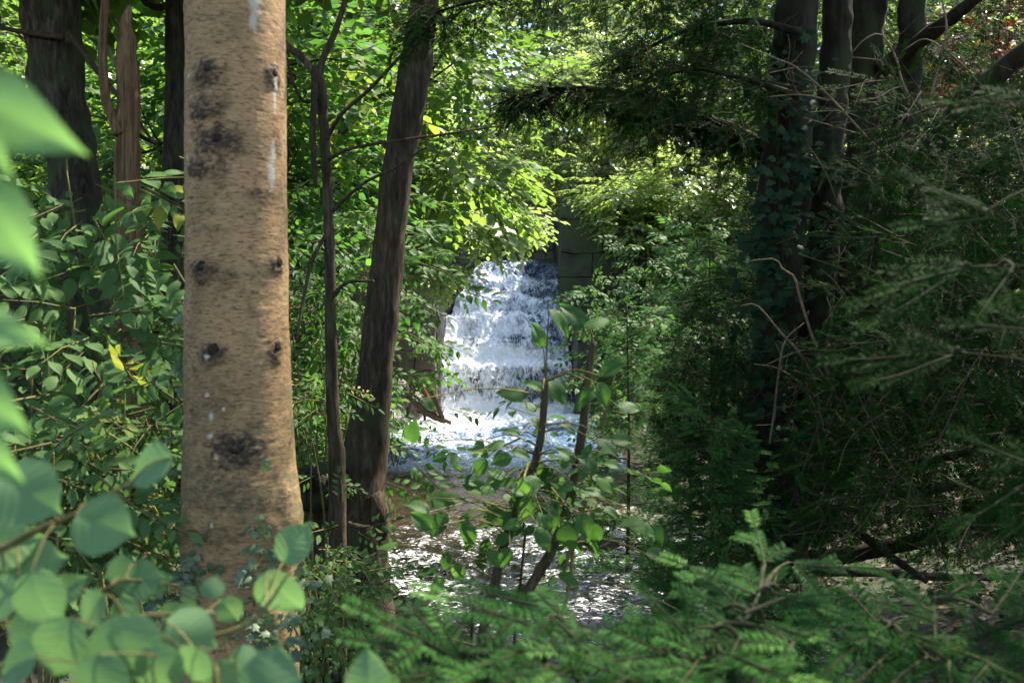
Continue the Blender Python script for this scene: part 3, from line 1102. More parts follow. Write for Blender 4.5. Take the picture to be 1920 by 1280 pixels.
# ------------------------------------------------------------------ foreground tan trunk
def build_tan_tree():
    Y = 3.2
    gz = float(ground_z(-.9, Y))
    t = thing("smooth_barked_tree", "large tan trunk with dark knots close to the camera, ivy at its foot", "tree", P(428, 1280, Y) * A(1, 1, 0) + A(0, 0, gz))
    py = np.array([-560, -200, 0, 400, 600, 700, 800, 870, 920, 950, 985, 1040, 1120, 1280, 1400])
    le = np.array([368, 356, 350, 350, 350, 350, 349, 347, 346, 344, 343, 346, 350, 342, 318])
    ri = np.array([520, 530, 533, 536, 540, 544, 549, 553, 561, 567, 566, 553, 548, 556, 580])
    na, nz = 300, 900
    yy = np.linspace(1400, -560, nz)
    sm = lambda a: np.convolve(np.pad(np.interp(yy, py, a), 14, 'edge'), np.ones(29) / 29, 'valid')
    cx, w = (sm(le) + sm(ri)) / 2, sm(ri) - sm(le)
    cxw, cz, rw = (cx - 960) / FPX * Y, CAMZ - (yy - 640) / FPX * Y, w / 2 / FPX * Y
    a = np.linspace(0, 2 * np.pi, na, endpoint=False)       # a = 0 faces the camera, + to the right
    Ax, Zz = np.meshgrid(a, cz)
    rr = np.repeat(rw[:, None], na, 1)
    dirx, diry = np.sin(Ax), -np.cos(Ax)
    pos = np.stack([cxw[:, None] + dirx * rr, Y + diry * rr, Zz], -1)
    AA = (Ax + np.pi) % (2 * np.pi) - np.pi
    # knots: (px, py, half width px, half height px, stain)
    kn = [(400, 285, 12, 75, .62), (442, 320, 14, 40, .6), (395, 560, 16, 60, .35), (450, 890, 40, 30, .5), (400, 760, 60, 70, .34), (470, 720, 40, 30, .3), (420, 920, 70, 20, .4), (520, 880, 24, 40, .4), (440, 870, 90, 14, .4), (380, 640, 30, 12, .35), (480, 590, 50, 7, .3), (430, 60, 60, 7, .22), (415, 158, 30, 22, 1), (524, 156, 18, 24, .95), (408, 226, 34, 20, .95), (432, 282, 42, 26, 1), (402, 330, 28, 16, 1), (432, 342, 22, 12, .6),
          (402, 516, 32, 20, .9), (528, 505, 20, 16, .9), (425, 664, 26, 17, .95), (528, 658, 16, 22, .8), (508, 378, 24, 14, .6), (470, 835, 46, 30, .95),
          (428, 748, 34, 14, .5), (500, 790, 16, 10, .6), (528, 280, 14, 22, .6), (430, 205, 30, 8, .4), (405, 180, 40, 10, .4), (460, 520, 70, 8, .35), (420, 800, 20, 10, .3),
          (395, 270, 14, 40, .5), (420, 300, 12, 40, .5), (470, 930, 60, 16, .45), (545, 930, 20, 24, .55), (440, 985, 40, 22, .4), (430, 570, 26, 40, .22), (370, 700, 30, 40, .3), (420, 442, 40, 8, .4)]
    stain = np.zeros_like(Zz); disp = np.zeros_like(Zz)
    nzs = fbm(pos * (38, 38, 60), 4); nz2 = fbm(pos * (90, 90, 150), 3)
    for (kx, ky, hw, hh, s) in kn:
        zc = CAMZ - (ky - 640) / FPX * Y
        cxr = np.interp(ky, yy[::-1], cx[::-1]); wr = np.interp(ky, yy[::-1], w[::-1])
        ac = math.asin(max(-.93, min(.93, (kx - cxr) / (wr / 2))))
        r = wr / 2
        du = (AA - ac) * r / max(hw, 1) * max(.45, math.cos(ac)) / max(.45, math.cos(ac))
        dv = (Zz - zc) * FPX / Y / hh
        q = np.sqrt(du ** 2 + dv ** 2)
        q = q + nzs * .75
        stain = np.maximum(stain, s * np.clip(1.55 - q, 0, 1) ** .8 * (.40 + 1.2 * np.clip(nz2 + .42, 0, 1)))
        if s > .7:
            disp += .010 * np.exp(-(q / .8) ** 2) - .007 * np.exp(-(q / .3) ** 2)
    stain = np.clip(np.where(stain > .15, (stain - .15) * 1.2 + .06, stain * .5), 0, .88)
    # the trunk carries other scars round the back
    back = np.clip(fbm(pos * (5, 5, 4) + 40, 4) - .28, 0, 1) * 2.5 * (np.abs(AA) > 1.5)
    stain = np.clip(stain + back, 0, .95)
    pale = np.zeros_like(Zz)
    for (kx, ky, hw, hh) in [(497, 18, 9, 42), (494, 62, 6, 20), (521, 330, 5, 32), (523, 295, 3, 20), (417, 668, 5, 5), (424, 772, 4, 7), (423, 808, 6, 5), (447, 760, 3, 4), (372, 158, 3, 4), (370, 305, 3, 4), (436, 845, 4, 5), (430, 965, 3, 5), (525, 180, 2, 40), (417, 735, 5, 4)]:
        zc = CAMZ - (ky - 640) / FPX * Y
        cxr = np.interp(ky, yy[::-1], cx[::-1]); wr = np.interp(ky, yy[::-1], w[::-1])
        ac = math.asin(max(-.93, min(.93, (kx - cxr) / (wr / 2))))
        q = np.sqrt(((AA - ac) * wr / 2 * math.cos(ac) / hw) ** 2 + ((Zz - zc) * FPX / Y / hh) ** 2) + nz2 * .7
        pale = np.maximum(pale, np.clip(1.3 - q, 0, 1))
    pale = np.clip(pale, 0, .9)
    ymap = np.repeat(yy[:, None], na, 1)
    moss = np.clip((ymap - 620) / 260, 0, 1) * .75 * (.6 + .8 * fbm(pos * (9, 9, 7), 4)) + np.clip(np.abs(AA) - .75, 0, 1) * .5 + np.clip((200 - ymap) / 500, 0, 1) * .3
    moss = np.clip(moss + .25 * fbm(pos * (6, 6, 3) + 7, 3), 0, .85)
    low = np.clip((ymap - 850) / 200, 0, 1)
    disp += fbm(pos * (22, 22, 70), 4) * .0016 + nz2 * .0006 + fbm(pos * (7, 7, 6) + 3, 3) * (.006 + .022 * low)
    pos = np.stack([cxw[:, None] + dirx * (rr + disp), Y + diry * (rr + disp), Zz], -1)
    g = Geo()
    i = np.arange(nz - 1)[:, None] * na
    j = np.arange(na)[None]; j2 = (j + 1) % na
    g.add(pos.reshape(-1, 3), np.stack([i + j, i + j2, i + na + j2, i + na + j], -1).reshape(-1, 4))
    g.extra = {"stain": [stain.ravel()], "pale": [pale.ravel()], "moss": [moss.ravel()]}
    g.build("trunk", M_TRUNK, t)
    # broken branch stubs in the middle of the main knots
    for (kx, ky, sz) in [(418, 160, .016), (524, 158, .014), (436, 286, .020), (404, 516, .017), (531, 505, .015), (428, 665, .019), (530, 660, .014), (472, 838, .024)]:
        zc = CAMZ - (ky - 640) / FPX * Y
        cxr = np.interp(ky, yy[::-1], cx[::-1]); wr = np.interp(ky, yy[::-1], w[::-1])
        ac = math.asin(max(-.93, min(.93, (kx - cxr) / (wr / 2))))
        o = A((cxr - 960) / FPX * Y, Y, zc); d = A(math.sin(ac), -math.cos(ac), .12); rw1 = wr / 2 / FPX * Y
        gg = Geo()
        add_tube(gg, [o + d * (rw1 - .01), o + d * (rw1 + .002), o + d * (rw1 + .007), o + d * (rw1 + .008)], [sz * 1.3, sz * 1.05, sz * .7, sz * .2], 14, .5, 6, steps=9)
        gg.build("branch_stub", M_KNOT, t)
    # crown, well above the picture
    g = Geo()
    for k in range(9):
        c = A(-1.0, 3.3, 6.6) + A(rng.normal(0, 1.5), rng.normal(0, 1.5), rng.uniform(-.6, 3.5))
        crown_sprays(g, c, (1.3, 1.3, .8), 220, SPR_TREE, 1.3)
    g.build("crown", [M_TREE, M_TWIGD], t)
    g = Geo()
    add_tube(g, [P(444, -540, Y), A(-1.0, 3.3, 7), A(-.9, 3.4, 10)], [.135, .11, .05], 12, steps=14)
    g.build("upper_trunk", M_BARK_GREY, t)


build_tan_tree()


# ------------------------------------------------------------------ ivy
def ivy_on(name, label, spots, mat, Y, size, parent_loc, stems=True, group=None):
    """spots: (px, py, spread px, n): leaves lying on whatever surface stands at depth Y(px, py)"""
    t = thing(name, label, "ivy", parent_loc, group)
    g = Geo()
    for (kx, ky, sp, n, Yd) in spots:
        px, py = kx + rng.normal(0, sp, n), ky + rng.normal(0, sp, n)
        pos = np.array([P(a, b, Yd + rng.uniform(-.03, .03)) for a, b in zip(px, py)])
        ang = rng.uniform(-2.6, 2.6, n)
        d = np.stack([np.sin(ang), rng.normal(-.25, .25, n), -.35 - .7 * np.cos(ang) * .6], -1)
        up = unit(np.stack([rng.normal(0, .4, n), -1 + 0 * ang, .35 + rng.normal(0, .35, n)], -1))
        s = size * rng.uniform(.55, 1.2, n)
        g.inst(LEAF_IVY, frames(d, up) * s[:, None, None], pos, np.clip(rng.normal(.5, .25, n), 0, 1))
    if stems:
        for (kx, ky, sp, n, Yd) in spots[::2]:
            a, b = P(kx, ky + sp * 1.5, Yd + .03), P(kx + rng.normal(0, sp * .4), ky - sp * 1.5, Yd + .03)
            gs = Geo()
            add_tube(gs, [a, (a + b) / 2 + rng.normal(0, .01, 3), b], [.004, .003, .002], 5, steps=6)
            gs.build("stem", M_TWIGD, t)
    g.build("leaves", mat, t)
    return t


ivy_on("climbing_ivy", "grey-green ivy climbing the foot of the large tan trunk", [
    (385, 1015, 12, 7, 3.03), (372, 1045, 12, 8, 3.05), (362, 1075, 16, 14, 3.05), (395, 1065, 14, 8, 3.02), (345, 1100, 24, 26, 3.05), (318, 1120, 24, 26, 3.05),
    (470, 975, 10, 5, 3.03), (495, 985, 9, 4, 3.03), (470, 1005, 10, 4, 3.03), (512, 1005, 9, 4, 3.04), (460, 1040, 14, 8, 3.03), (490, 1050, 16, 10, 3.03), (455, 1085, 14, 7, 3.02),
    (480, 1100, 16, 8, 3.02), (470, 1150, 22, 14, 3.0), (500, 1190, 24, 22, 3.0), (540, 1210, 26, 26, 3.0), (460, 1200, 20, 14, 3.0), (560, 1160, 22, 14, 3.02), (585, 1090, 22, 12, 3.08),
    (345, 985, 8, 5, 3.14), (335, 940, 10, 5, 3.2), (340, 740, 10, 5, 3.24), (338, 690, 10, 4, 3.24), (345, 580, 7, 3, 3.24), (495, 866, 8, 4, 3.02), (545, 1250, 24, 20, 3.0), (330, 870, 12, 4, 3.2), (322, 820, 10, 3, 3.2)],
    M_IVY, 3.0, .042, P(440, 1280, 3.05))


# ------------------------------------------------------------------ the other trunks
def pole_tree(name, label, path, Y, bark, crown=None, extra=None, rough=.22, n=20, steps=70, cat="tree", group=None, mat=M_TREE, sprays=SPR_TREE, part="trunk"):
    pts, rad = pxpath(path, Y)
    b = pts[-1].copy()
    gz = float(ground_z(b[0], b[1]))
    if b[2] > gz - .05:
        pts = np.vstack([pts, A(b[0], b[1], gz - .12)]); rad = np.append(rad, rad[-1] * 1.25)
    t = thing(name, label, cat, A(b[0], b[1], gz), group)
    g = Geo()
    add_tube(g, pts[::-1], rad[::-1], n, rough, 3, steps=steps)
    tr = g.build(part, bark, t)
    for (nm, ep, eY, em) in (extra or []):
        g = Geo()
        p2, r2 = pxpath(ep, eY)
        add_tube(g, p2, r2, 10, rough * .7, 3, steps=24)
        g.build(nm, em or bark, t)
    if crown:
        g = Geo()
        for c, r, k in crown:
            crown_sprays(g, c, r, k, sprays, 1.15)
        g.build("crown", [mat, M_TWIGD], t)
    return t


pole_tree("leaning_tree", "dark grey trunk leaning right across the left side of the waterfall", [
    (850, -420, 44), (820, -140, 54), (797, 0, 57), (776, 150, 60), (750, 290, 58), (736, 400, 58), (722, 540, 61), (707, 670, 66), (693, 790, 76), (676, 890, 92), (664, 950, 112), (655, 1000, 150)],
    7.0, M_BARK_GREY, crown=[((-1.2, 7.0, 5.9), (1.4, 1.6, .8), 380), ((-1.9, 7.6, 6.6), (1.5, 1.5, .9), 320)], n=28, steps=130,
    extra=[("root", [(668, 905, 60), (630, 925, 70), (600, 950, 70), (575, 985, 60)], 6.9, None), ("root", [(690, 930, 50), (705, 960, 46), (712, 1000, 40)], 6.9, None)])
pole_tree("dark_tree", "thick dark ridged trunk at the upper left, behind the pale blurred leaves", [
    (80, -300, 110), (92, 0, 100), (112, 180, 92), (132, 320, 88), (150, 450, 80), (163, 560, 76), (172, 680, 76), (180, 800, 80), (186, 940, 100)],
    6.6, M_BARK_DARK, crown=[((-3.2, 6.7, 5.8), (1.8, 1.6, 1.0), 480), ((-4.6, 7.4, 5.6), (1.6, 1.6, .9), 380)], n=40, steps=160, rough=.42,
    extra=[("branch", [(130, 60, 12), (180, 130, 11), (230, 190, 9), (290, 270, 6)], [6.4, 6.2, 6.0, 5.8], M_TWIGD), ("branch", [(120, 70, 12), (60, 63, 10), (-20, 48, 8)], 6.4, M_TWIGD)])
pole_tree("broken_snag", "dead snag with a splintered top and bare tan wood, left of the large tan trunk", [
    (243, 10, 5), (240, 24, 15), (236, 55, 26), (238, 110, 38), (240, 200, 44), (238, 330, 46), (240, 500, 48), (245, 650, 52), (250, 800, 56), (254, 930, 70)],
    5.6, M_BARK_SNAG, n=22, steps=110, rough=.3,
    extra=[("side_stem", [(226, 252, 22), (212, 222, 20), (199, 190, 18), (193, 130, 17), (193, 70, 16), (197, 0, 15), (203, -160, 12)], 5.55, M_BARK_SNAG)])
pole_tree("dark_tree", "dark trunk half hidden behind the left edge of the large tan trunk", [
    (342, -300, 50), (336, 0, 48), (332, 180, 45), (327, 330, 44), (322, 450, 44), (328, 640, 46), (334, 950, 60)],
    7.4, M_BARK_DARK, crown=[((-2.6, 7.6, 6.4), (1.7, 1.6, 1.0), 420)], n=20, steps=80,
    extra=[("branch", [(322, 5, 14), (300, 14, 12), (276, 8, 11), (258, -14, 9)], 7.3, None)])
pole_tree("dark_tree", "dark mossy stump of trunk at the left edge, low behind the shrub leaves", [
    (-30, 420, 90), (8, 600, 95), (20, 700, 100), (25, 860, 115), (25, 980, 140)], 6.0, M_BARK_DARK, n=20, steps=60, rough=.3)
SAP = pole_tree("forked_sapling", "slim grey forked sapling between the tan trunk and the leaning trunk", [
    (598, 140, 21), (606, 220, 19), (613, 330, 19), (618, 480, 20), (620, 600, 21), (622, 700, 23), (626, 800, 25), (632, 900, 32)],
    6.2, M_BARK_GREY, n=14, steps=70, rough=.2, part="stem",
    extra=[("branch", [(598, 150, 16), (583, 128, 15), (562, 104, 15), (540, 88, 14), (520, 60, 12)], 6.2, None),
           ("branch", [(598, 145, 15), (606, 110, 13), (628, 60, 12), (650, -10, 10), (672, -120, 8)], 6.2, None),
           ("branch", [(589, 130, 12), (588, 200, 12), (586, 260, 13), (592, 352, 8)], 6.1, M_TWIGD),
           ("branch", [(608, 270, 9), (640, 215, 7), (690, 170, 7), (760, 95, 6), (800, 40, 4)], [6.2, 6.1, 6.0, 5.9, 5.8], None),
           ("branch", [(620, 560, 9), (650, 530, 7), (700, 527, 6)], [6.2, 6.1, 6.0], None),
           ("branch", [(616, 430, 8), (585, 490, 7), (567, 570, 6), (556, 640, 5)], [6.2, 6.1, 6.0, 5.9], None),
           ("branch", [(614, 300, 8), (660, 278, 6), (760, 262, 5), (860, 248, 4), (945, 235, 2)], [6.2, 6.0, 5.8, 5.6, 5.5], None),
           ("branch", [(619, 400, 7), (680, 345, 6), (740, 315, 5), (800, 275, 3)], [6.2, 6.1, 6.0, 5.9], None),
           ("branch", [(604, 180, 8), (570, 190, 7), (548, 150, 6), (538, 110, 5)], [6.2, 6.1, 6.0, 5.9], None)])

# stump between sapling and leaning trunk
STUMP = boulder("mossy_stump", "dark rotten mossy stump beside the foot of the leaning trunk", P(598, 915, 6.7), (.16, .15, .17), M_BARK_DARK, None)
STUMP["category"] = "stump"


# ------------------------------------------------------------------ driftwood
def stick(name, label, paths, Y, mats, cat="driftwood", parts=None):
    p0, _ = pxpath(paths[0], Y)
    t = thing(name, label, cat, p0[-1])
    for k, (pp, mt) in enumerate(zip(paths, mats)):
        g = Geo(); pts, rad = pxpath(pp, Y)
        add_tube(g, pts, rad, 9, .35, 3, steps=18)
        g.build("main_branch" if k == 0 else "side_branch", mt, t)
    return t


stick("driftwood_branch", "thin orange peeled branch leaning on the wall at the left edge of the fall", [[(778, 700, 5), (790, 722, 8), (804, 750, 8), (818, 780, 6)]], 20.7, [M_ORANGE])
stick("driftwood_branch", "dark forked branch lying in the foam at the foot of the fall", [
    [(764, 742, 8), (785, 762, 13), (812, 780, 14), (846, 794, 9)], [(806, 728, 8), (818, 752, 10), (830, 785, 10)], [(782, 772, 6), (795, 776, 6), (796, 798, 5)], [(770, 738, 5), (800, 757, 5), (818, 772, 4)]], 20.6, [M_TWIGD] * 4)


# ------------------------------------------------------------------ background trees
BT = "broadleaf trees around the glade"
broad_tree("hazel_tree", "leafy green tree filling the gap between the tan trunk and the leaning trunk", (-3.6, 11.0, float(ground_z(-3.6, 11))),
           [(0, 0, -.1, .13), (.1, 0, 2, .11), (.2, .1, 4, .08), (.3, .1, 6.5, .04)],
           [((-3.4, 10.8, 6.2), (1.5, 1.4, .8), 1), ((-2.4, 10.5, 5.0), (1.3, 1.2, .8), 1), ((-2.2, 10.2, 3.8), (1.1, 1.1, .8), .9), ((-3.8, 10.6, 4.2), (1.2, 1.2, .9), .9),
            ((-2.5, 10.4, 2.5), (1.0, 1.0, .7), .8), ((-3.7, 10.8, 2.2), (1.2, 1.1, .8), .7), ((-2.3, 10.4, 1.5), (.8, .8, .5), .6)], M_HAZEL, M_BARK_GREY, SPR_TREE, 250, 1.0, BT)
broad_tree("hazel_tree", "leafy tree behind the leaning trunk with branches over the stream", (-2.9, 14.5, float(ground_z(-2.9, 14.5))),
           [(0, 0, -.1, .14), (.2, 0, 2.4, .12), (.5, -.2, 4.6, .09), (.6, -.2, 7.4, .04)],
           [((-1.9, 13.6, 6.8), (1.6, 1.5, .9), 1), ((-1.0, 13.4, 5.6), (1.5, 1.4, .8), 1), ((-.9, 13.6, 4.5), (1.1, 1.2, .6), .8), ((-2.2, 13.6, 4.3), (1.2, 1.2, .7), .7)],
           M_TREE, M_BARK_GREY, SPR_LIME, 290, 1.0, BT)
broad_tree("lime_tree", "sunlit lime-green tree overhanging the left wall and crest of the fall", (-3.4, 18.4, float(ground_z(-3.4, 18.4))),
           [(0, 0, -.1, .16), (.2, 0, 2.5, .13), (.5, .2, 5, .09), (.8, .2, 8, .04)],
           [((-1.9, 18.0, 4.5), (1.1, 1.0, .45), .9), ((-.85, 18.2, 4.35), (1.0, .8, .30), .7), ((-.1, 18.4, 4.30), (.6, .5, .18), .25), ((-2.1, 18.0, 3.7), (.9, .9, .35), .5), ((-1.25, 18.2, 3.42), (.40, .6, .2), .2), ((-2.0, 18.0, 5.8), (1.4, 1.2, .7), .8), ((-2.4, 18.8, 6.9), (1.4, 1.4, .8), .8), ((-3.6, 18, 4.2), (1.2, 1.2, 1.0), .6)],
           M_LIME, M_BARK_GREY, SPR_LIME, 330, .95, BT, tint=.6, droop=-.32)
broad_tree("broadleaf_tree", "bright leafy tree seen through the gap at far left", (-6.2, 13.5, float(ground_z(-6.2, 13.5))),
           [(0, 0, -.1, .15), (.1, 0, 3, .12), (.2, 0, 6, .06)],
           [((-6.2, 13.2, 5.8), (1.8, 1.6, 1.1), 1), ((-5.2, 12.8, 4.4), (1.4, 1.3, .9), .9), ((-7.2, 13, 4.2), (1.4, 1.3, .9), .9), ((-6.2, 12.8, 3.0), (1.5, 1.2, .8), .8), ((-5.0, 13, 2.2), (1.1, 1, .6), .6)], M_TREE, M_BARK_GREY, SPR_TREE, 260, 1.1, BT, tint=.55)
broad_tree("broadleaf_tree", "sunlit pale tree far back at the upper centre, its crown between the dark yew sprays", (3.2, 34, float(ground_z(3.2, 34))),
           [(0, 0, -.1, .22), (0, 0, 4, .18), (0, 0, 8, .1)],
           [((3.1, 33.2, 11.2), (2.1, 1.8, 1.5), 1.2), ((1.2, 33.5, 9.6), (2.0, 1.8, 1.3), 1), ((4.6, 33.5, 9.0), (2.2, 1.8, 1.4), 1), ((2.8, 33, 7.6), (2.2, 1.8, 1.2), .9)], M_FAR, M_BARK_GREY, SPR_FAR, 420, 1.1, BT, tint=.65)
broad_tree("broadleaf_tree", "sunlit bushy tree on top of the stone pier", (4.3, 25.8, float(ground_z(4.3, 25.8))),
           [(0, 0, -.1, .15), (0, 0, 1.5, .13), (0, .8, 3.4, .09), (-.2, 2, 5.5, .04)],
           [((4.4, 24.6, 6.0), (1.5, 1.2, .7), 1), ((5.9, 24.6, 5.4), (1.4, 1.2, .8), 1), ((2.6, 24.3, 5.75), (1.0, .6, .35), .5), ((3.0, 24.5, 4.9), (.7, .5, .5), .35), ((5.2, 24.2, 4.5), (1.5, 1.0, .6), .8), ((4.1, 24.2, 3.7), (1.0, .8, .5), .4), ((6.2, 24, 3.5), (1.3, 1, .7), .7), ((2.9, 28.4, 9.2), (1.7, 1.3, 1.0), .9), ((4.9, 28.0, 8.3), (1.7, 1.3, 1.0), .9)], M_LIME, M_BARK_GREY, SPR_LIME, 330, 1.15, BT, tint=.68)  # last two clumps added to shade the upper fall
far_trees = [
    (-4.5, 26, 8.5, 2.4, "tall leafy tree above the left wall, behind the overhanging lime-green branches", M_TREE),
    (-9.5, 21, 8, 2.6, "leafy tree deep in the wood behind the thick dark trunk at upper left", M_TREE),
    (-13.5, 25, 10, 3.0, "leafy tree at the far left edge of the wood", M_FAR),
    (-7.5, 31, 11, 3.2, "leafy tree far back behind the tan trunk", M_FAR),
    (-2.0, 36, 12, 3.2, "hazy green tree straight behind the crest of the fall", M_FAR),
    (7.6, 31, 10.5, 2.8, "leafy tree far back behind the mossy stems of the yew", M_TREE),
    (10.5, 26, 9, 2.8, "sunlit tree glimpsed between the yew stems at right", M_LIME),
    (15.5, 31, 11, 3.2, "leafy tree at the far right edge of the wood", M_FAR),
    (7.0, 18.5, 5.2, 1.8, "sunlit young tree glimpsed through the dark yew at right", M_LIME),
]
for (x, y, h, r, lab, mt) in far_trees:
    z = float(ground_z(x, y))
    cl = []
    for k in range(10):
        a = rng.uniform(0, 2 * np.pi); q = rng.uniform(.2, .8)
        cl.append(((x + math.cos(a) * r * q, y + math.sin(a) * r * q * .8 - .4, z + h * rng.uniform(.16, 1.0)), (r * .55, r * .5, r * .36), .8))
    broad_tree("broadleaf_tree", lab, (x, y, z), [(0, 0, -.1, .2), (.1, 0, h * .4, .16), (0, .1, h * .9, .05)], cl, mt, M_BARK_GREY, SPR_FAR, 230, 1.15, BT, tint=.5)


def far_wood():
    g = Geo()
    n = 23000
    x = rng.uniform(-48, 48, n); y = rng.uniform(46, 74, n)
    z = ground_z(x, y) + rng.random(n) ** .7 * np.where(rng.random(n) < .5, 18, 12)
    pos = np.stack([x, y, z], -1)
    keep = fbm(pos * .22, 3) > -.12
    pos = pos[keep]; m = len(pos)
    tn = np.clip(.45 + fbm(pos * .35 + 5, 2) * .7 + rng.normal(0, .12, m), 0, .93)
    put_sprays(g, SPR_FAR, pos, rng.normal(size=(m, 3)) * A(1, 1, .4) + A(0, -.4, -.3), rng.uniform(2.2, 3.6, m), tn, twig_mat=None)
    tag(g.build("distant_woods", M_FAR), "distant mass of woodland leaves closing off the view", "woods", kind="stuff")


far_wood()


# ------------------------------------------------------------------ yew at the right
def build_yew():
    b = P(1490, 1000, 5.7); gz = float(ground_z(b[0], b[1]))
    t = thing("yew_tree", "dark many-stemmed mossy yew at right with low spreading limbs", "tree", A(b[0], b[1], gz))
    stems = [
        ([(1510, -350, 66), (1493, 0, 76), (1482, 180, 82), (1470, 330, 88), (1466, 480, 88), (1455, 640, 88), (1446, 800, 92), (1448, 950, 105), (1455, 1080, 130)], 5.6),
        ([(1590, -350, 48), (1572, 0, 56), (1562, 180, 56), (1548, 380, 58), (1535, 560, 62), (1515, 740, 66), (1490, 960, 80)], 5.75),
        ([(1650, -350, 56), (1628, 0, 64), (1618, 200, 62), (1605, 380, 60), (1580, 560, 60), (1548, 760, 64), (1510, 980, 70)], 6.1),
        ([(1725, -350, 40), (1712, 0, 48), (1704, 160, 46), (1690, 320, 42), (1662, 480, 42), (1625, 660, 46), (1560, 900, 52), (1510, 1010, 60)], 6.0),
    ]
    for pth, Y in stems:
        g = Geo(); pts, rad = pxpath(pth, Y)
        add_tube(g, pts[::-1], rad[::-1], 32, .38, 3, steps=150)
        g.build("stem", M_BARK_YEW, t)
    limbs = [
        ([(1500, 330, 34), (1425, 268, 28), (1350, 232, 24), (1255, 196, 20), (1150, 172, 15), (1050, 166, 10), (960, 186, 5)], [5.7, 5.8, 5.9, 6.0, 6.0, 6.0, 6.0]),
        ([(1600, 760, 58), (1625, 580, 54), (1680, 380, 52), (1740, 290, 50), (1810, 190, 50), (1870, 140, 48), (1960, 70, 46), (2300, -160, 26)], [5.8, 5.6, 5.4, 5.2, 5.0, 4.9, 4.8, 4.6]),
        ([(1650, 130, 40), (1700, 95, 40), (1770, 45, 34), (1850, -20, 28), (2100, -220, 12)], [6.0, 5.9, 5.7, 5.5, 5.2]),
        ([(1520, 900, 34), (1620, 640, 28), (1760, 582, 26), (1860, 552, 24), (1980, 500, 22), (2300, 420, 8)], [5.7, 5.4, 5.0, 4.8, 4.6, 4.4]),
        ([(1450, 1050, 44), (1560, 1044, 40), (1680, 1022, 38), (1790, 990, 34), (1960, 930, 30), (2350, 820, 10)], [5.7, 5.5, 5.3, 5.1, 4.9, 4.6]),
        ([(1540, 960, 30), (1640, 930, 30), (1760, 915, 26), (1960, 865, 22), (2300, 800, 6)], [5.9, 6.1, 6.2, 6.3, 6.4]),
        ([(1520, 1070, 26), (1640, 1072, 22), (1780, 1082, 18), (1930, 1078, 15), (2200, 1060, 5)], [5.6, 5.6, 5.7, 5.8, 5.9]),
        ([(1530, 1010, 30), (1590, 960, 26), (1680, 880, 22), (1800, 850, 20), (1960, 790, 16), (2250, 720, 5)], [5.5, 5.3, 5.2, 5.1, 5.0, 4.8]),
        ([(1540, 930, 26), (1590, 980, 26), (1660, 1035, 20), (1740, 1090, 14)], [5.3, 5.1, 5.0, 4.9]),
        ([(1560, 420, 26), (1700, 400, 24), (1820, 330, 22), (1960, 260, 18), (2300, 120, 6)], [5.9, 5.8, 5.6, 5.4, 5.0]),
    ]
    limb_objs = []
    for pth, Y in limbs:
        g = Geo(); pts, rad = pxpath(pth, Y)
        add_tube(g, pts, rad * .8, 14, .3, 3, steps=44)
        limb_objs.append(g.build("limb", M_BARK_YEW, t))
    # foliage hanging from the long level limb
    g = Geo()
    pts, _ = pxpath(*[limbs[0][0], limbs[0][1]])
    lp = catmull(pts, 60)
    for k in range(250):
        i = rng.integers(10, 60)
        p0 = lp[i]
        L = rng.uniform(.22, .5)
        e = p0 + A(rng.uniform(-.8, .35), rng.uniform(-.5, .5), rng.uniform(-.75, .25)) * L
        conifer_branch(g, p0, e, NT_MID, .12, .045, .9, .15, tint=.35, second=False, r0=.004, up=A(rng.normal(0, .5), -.6, .8))
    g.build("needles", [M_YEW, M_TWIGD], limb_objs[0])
    # the drooping sprays along the top of the picture
    def droop_group(n, boxpx, Yr, Lr, tint, dx=(-.9, .1), dz=(-.9, -.1), tw=NT_MID, second=False):
        gg = Geo()
        for k in range(n):
            p0 = P(rng.uniform(boxpx[0], boxpx[2]), rng.uniform(boxpx[1], boxpx[3]), rng.uniform(*Yr))
            L = rng.uniform(*Lr)
            d = unit(A(rng.uniform(*dx), rng.uniform(-.6, .4), rng.uniform(*dz)))
            conifer_branch(gg, p0, p0 + d * L, tw, .13, .04, .9, .12, tint=tint, second=second, r0=.004, up=A(rng.normal(0, .5), -.7, .7))
        return gg
    br = [([(1490, -120, 30), (1300, -60, 22), (1100, -30, 15), (900, 0, 10), (740, 50, 5)], 5.0), ([(1500, 60, 26), (1400, 40, 20), (1280, 60, 14), (1180, 110, 8)], 5.4),
          ([(1500, 180, 22), (1400, 150, 16), (1300, 130, 10), (1200, 160, 6)], 5.2)]
    for kk, (pth, Y) in enumerate(br):
        g = Geo(); pts, rad = pxpath(pth, Y)
        add_tube(g, pts, rad * .6, 10, .25, 3, steps=26)
        lo = g.build("limb", M_BARK_YEW, t)
        g = Geo()
        lp = catmull(pts, 60)
        for k in range((100, 46, 40)[kk]):
            p0 = lp[rng.integers(4, 60)] + rng.normal(0, .06, 3)
            d = unit(A(rng.uniform(-.9, .2), rng.uniform(-.6, .6), rng.uniform(-.75, .2)))
            conifer_branch(g, p0, p0 + d * rng.uniform(.22, .42), NT_MID, .12, .042, .9, .12, tint=.4, second=False, r0=.003, up=A(rng.normal(0, .5), -.7, .7))
        g.build("needles", [M_YEW, M_TWIGD], lo)
    # shaded inner foliage
    gg = Geo()
